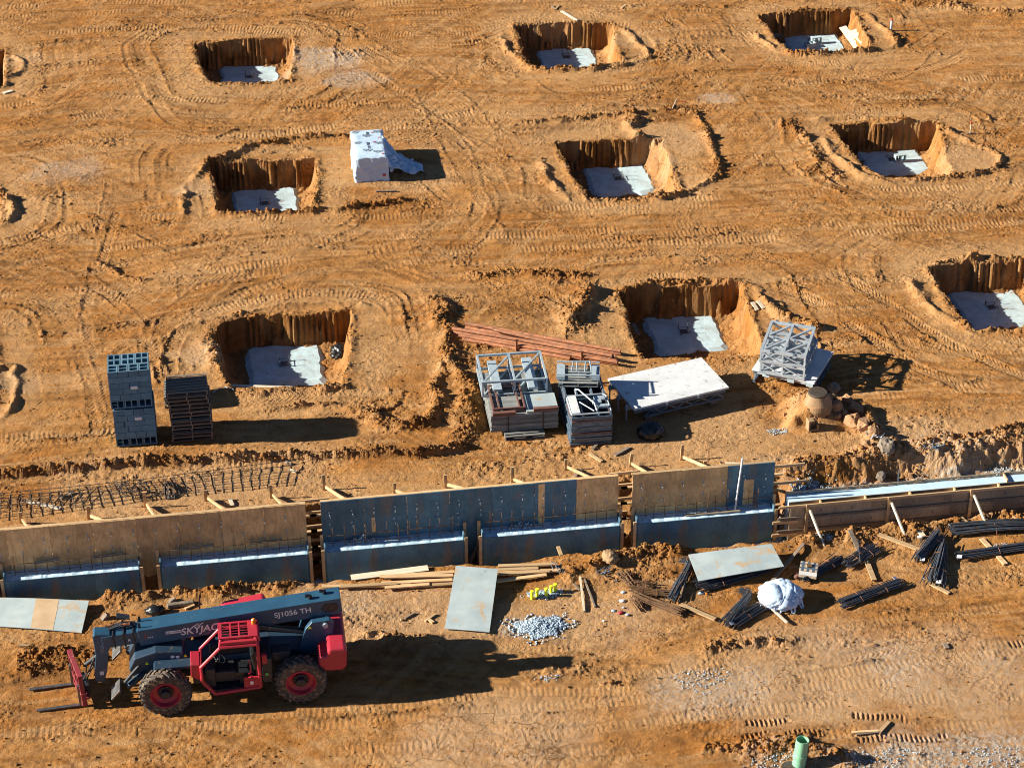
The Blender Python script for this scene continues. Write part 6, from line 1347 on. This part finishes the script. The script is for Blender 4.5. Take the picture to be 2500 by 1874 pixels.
P(MB().bx(-.68, .70, Y0+.02, Y1-.02, .60, .64), 'cab_floor', 'paint_dark', cb)
P(MB().bx(-.70, .5, Y0-.02, Y0+.01, .62, 1.5), 'inner_panel', 'paint_dark', cb)
P(MB().bx(-.68, -.62, Y0, Y1-.06, .62, 1.75), 'rear_panel', 'paint_dark', cb)
P(MB().bx(-.70, -.30, Y1-.04, Y1+.01, .62, .98), 'door_step_panel', 'paint_red', cb, bev=.01)
se = P(MB().bx(-.58, -.10, .55, 1.0, .95, 1.08), 'seat', 'black_plastic', cb, bev=.03); P(MB().box((-.60, .78, 1.36), (.12, .44, .56), Euler((0, R(8), 0)).to_matrix()), 'seat_back', 'black_plastic', cb, bev=.04)
P(MB().bx(-.5, -.2, .6, .95, .64, .95), 'seat_base', 'paint_dark', cb)
P(MB().bx(.42, .68, .5, 1.0, .64, 1.25), 'dashboard', 'paint_dark', cb, bev=.03); P(MB().tube([(.45, .78, 1.2), (.30, .78, 1.42)], .025, 8), 'steering_column', 'paint_dark', cb)
sw = MB(); c = Vector((.28, .78, 1.44)); n_ = Vector((-.6, 0, .8)).normalized(); u_ = Vector((0, 1, 0)); v_ = n_.cross(u_)
sw.tube([c+(u_*math.cos(a)+v_*math.sin(a))*.18 for a in np.linspace(0, 2*math.pi, 19)], .016, 6); sw.tube([c-u_*.17, c+u_*.17], .012, 6); P(sw, 'steering_wheel', 'black_plastic', cb)
P(MB().tube([(-.45, 1.12, 1.1), (-.49, 1.19, 1.2), (-.49, 1.19, 1.45), (-.47, 1.12, 1.55)], .018, 8), 'grab_handle', 'paint_red', cb)
ex = MB().lathe([(.045, .72), (.045, .98), (.02, 1.0), (.02, 1.05)], 12, (-.50, 1.15, 0)); P(ex, 'fire_extinguisher', 'paint_red', cb)
P(MB().bx(-.54, -.46, 1.19, 1.197, .80, .90), 'extinguisher_label', 'label_white', cb)
P(MB().prism([(.78, 1.5), (1.02, 1.52), (1.04, 1.12), (.80, .98)], .50, 1.08), 'cab_fender', 'paint_red', bev=.02)
P(MB().bx(-.93, -.80, .95, 1.10, 1.35, 1.62), 'side_lamp', 'paint_red', bev=.01); P(MB().box((-.9, 1.10, 1.02), (.07, .03, .07)), 'green_lamp', 'lens_green')
bc = P(MB().lathe([(.06, 2.25), (.06, 2.28), (.055, 2.36), (.03, 2.39)], 14, (-.66, .5, 0)), 'beacon', 'lens_amber')
mr = P(MB().tube([(.75, -1.1, 1.3), (.72, -1.15, 1.9), (.70, -1.15, 2.05)], .018, 8), 'mirror_arm', 'black_plastic'); P(MB().lathe([(.001, 0), (.10, .012), (.11, .03), (.05, .05)], 18, (.66, -1.16, 2.10), 'x').obj('x', 'black_plastic') and MB().box((.68, -1.16, 2.12), (.03, .15, .30)), 'mirror', 'glass_dark', mr, bev=.01)
for o in [o for o in bpy.data.objects if o.name.startswith('x') and o.parent is None and o.type == 'MESH']: bpy.data.objects.remove(o)
P(MB().box((.5, 1.0, 1.95), (.02, .12, .2)), 'mirror', 'black_plastic')
# hazard decals and lettering
for (x, y, z, c_) in ((1.62, .56, 1.42, 'cap_yellow'), (.95, .56, 1.4, 'cap_yellow')): pass
for x, z in ((2.15, 1.28), (1.15, 1.42), (-2.1, 1.9)):
    P(MB().prism([(x-.05, z-.04), (x+.05, z-.04), (x, z+.05)], (.551 if x > 0 else .461), (.554 if x > 0 else .464)), 'warning_sticker', 'cap_yellow')
for x, z in ((1.35, 1.40), (1.48, 1.42)): P(MB().bx(x-.045, x+.045, .551, .554, z-.04, z+.04), 'info_sticker', 'label_white')
P(MB().bx(3.30, 3.40, .171, .174, .72, .84), 'info_sticker', 'label_white')
def text(s, size, x, z, y, ang, m, par, shear=0.0, bold=.003):
    cu = bpy.data.curves.new('lettering', 'FONT'); cu.body = s; cu.size = size; cu.extrude = .002; cu.offset = bold; cu.shear = shear; cu.align_x = 'CENTER'; cu.align_y = 'CENTER'
    o = bpy.data.objects.new('tmp', cu); C.objects.link(o); dg = bpy.context.evaluated_depsgraph_get(); me = bpy.data.meshes.new_from_object(o.evaluated_get(dg)); bpy.data.objects.remove(o)
    me.materials.clear(); me.materials.append(MATS[m]); t = bpy.data.objects.new('lettering', me); C.objects.link(t); t.parent = par
    t.rotation_euler = Matrix(((-math.cos(ang), math.sin(ang)*0, 0), (0, 0, 1), (math.sin(ang)*0, 1, 0))).to_euler(); 
    X_ = Vector((-math.cos(ang), 0, math.sin(ang))); Y_ = Vector((math.sin(ang), 0, math.cos(ang))); Z_ = X_.cross(Y_)
    t.matrix_local = Matrix.Translation((x, y, z)) @ Matrix((X_, Y_, Z_)).transposed().to_4x4(); return t
ba = math.atan2(A.z-B.z, B.x-A.x)
q = bq(1.27, .02); text('SJ1056 TH', .225, q[0], q[1], .253, ba, 'label_white', bo)
q = bq(3.62, -.03); text('SKYJACK', .29, q[0], q[1], .253, ba, 'label_white', bo, .25, .004)
for k in range(2): q = bq(3.72-.0+.12*k, .10); P(MB().prism([(q[0], q[1]-.02), (q[0]+.05, q[1]-.02), (q[0]-.12, q[1]+.09), (q[0]-.16, q[1]+.09)], .2525, .255), 'arrow_mark', 'label_white', bo)
q = bq(4.37, .02); P(MB().prism([(q[0]-.2, q[1]-.035), (q[0]+.2, q[1]-.055), (q[0]+.2, q[1]+.035), (q[0]-.2, q[1]+.055)], .251, .2525), 'number_label', 'label_white', bo); text('569-15-0566', .075, q[0], q[1], .2530, ba, 'print_dark', bo, 0, .001)
q = bq(L+.25, -.03); text('A', .12, q[0], q[1], .229, ba, 'label_white', bo)
q = bq(L-.25, -.02); text('o o o', .06, q[0]-.05, q[1], .253, ba, 'label_white', bo); P(MB().bx(q[0]+.06, q[0]+.09, .251, .254, q[1]-.05, q[1]+.1), 'angle_needle', 'paint_red', bo)
# debris beyond the telehandler
p = on(390, 1308, FB); tag(MB().box((0, 0, .06), (.75, .14, .12)).obj('kerb_piece', 'rock_grey', None, p, (0, .05, R(8)), bev=.03), 'short grey kerb like slab lying beyond the boom', 'stone')
p = on(372, 1300, FB); rock('rock', 'rock_grey', (p.x, p.y, p.z+.05), .12, (1.2, .8, .6), 41, 'small grey stone above the kerb like slab', 'rock', 'stones beyond the boom')
p = on(228, 1335, FB); rock('rock', 'rock_grey', (p.x, p.y, p.z+.05), .14, (1.2, .8, .6), 42, 'pale stone left of the boom tip', 'rock', 'stones beyond the boom')
p = on(335, 1325, FB); crumple('plastic_bag', 'black_plastic', (p.x, p.y, p.z+.1), .22, (1.2, .8, .7), 44, 'crumpled black plastic beyond the front wheel', 'rubbish bag', .4, 3, 3)
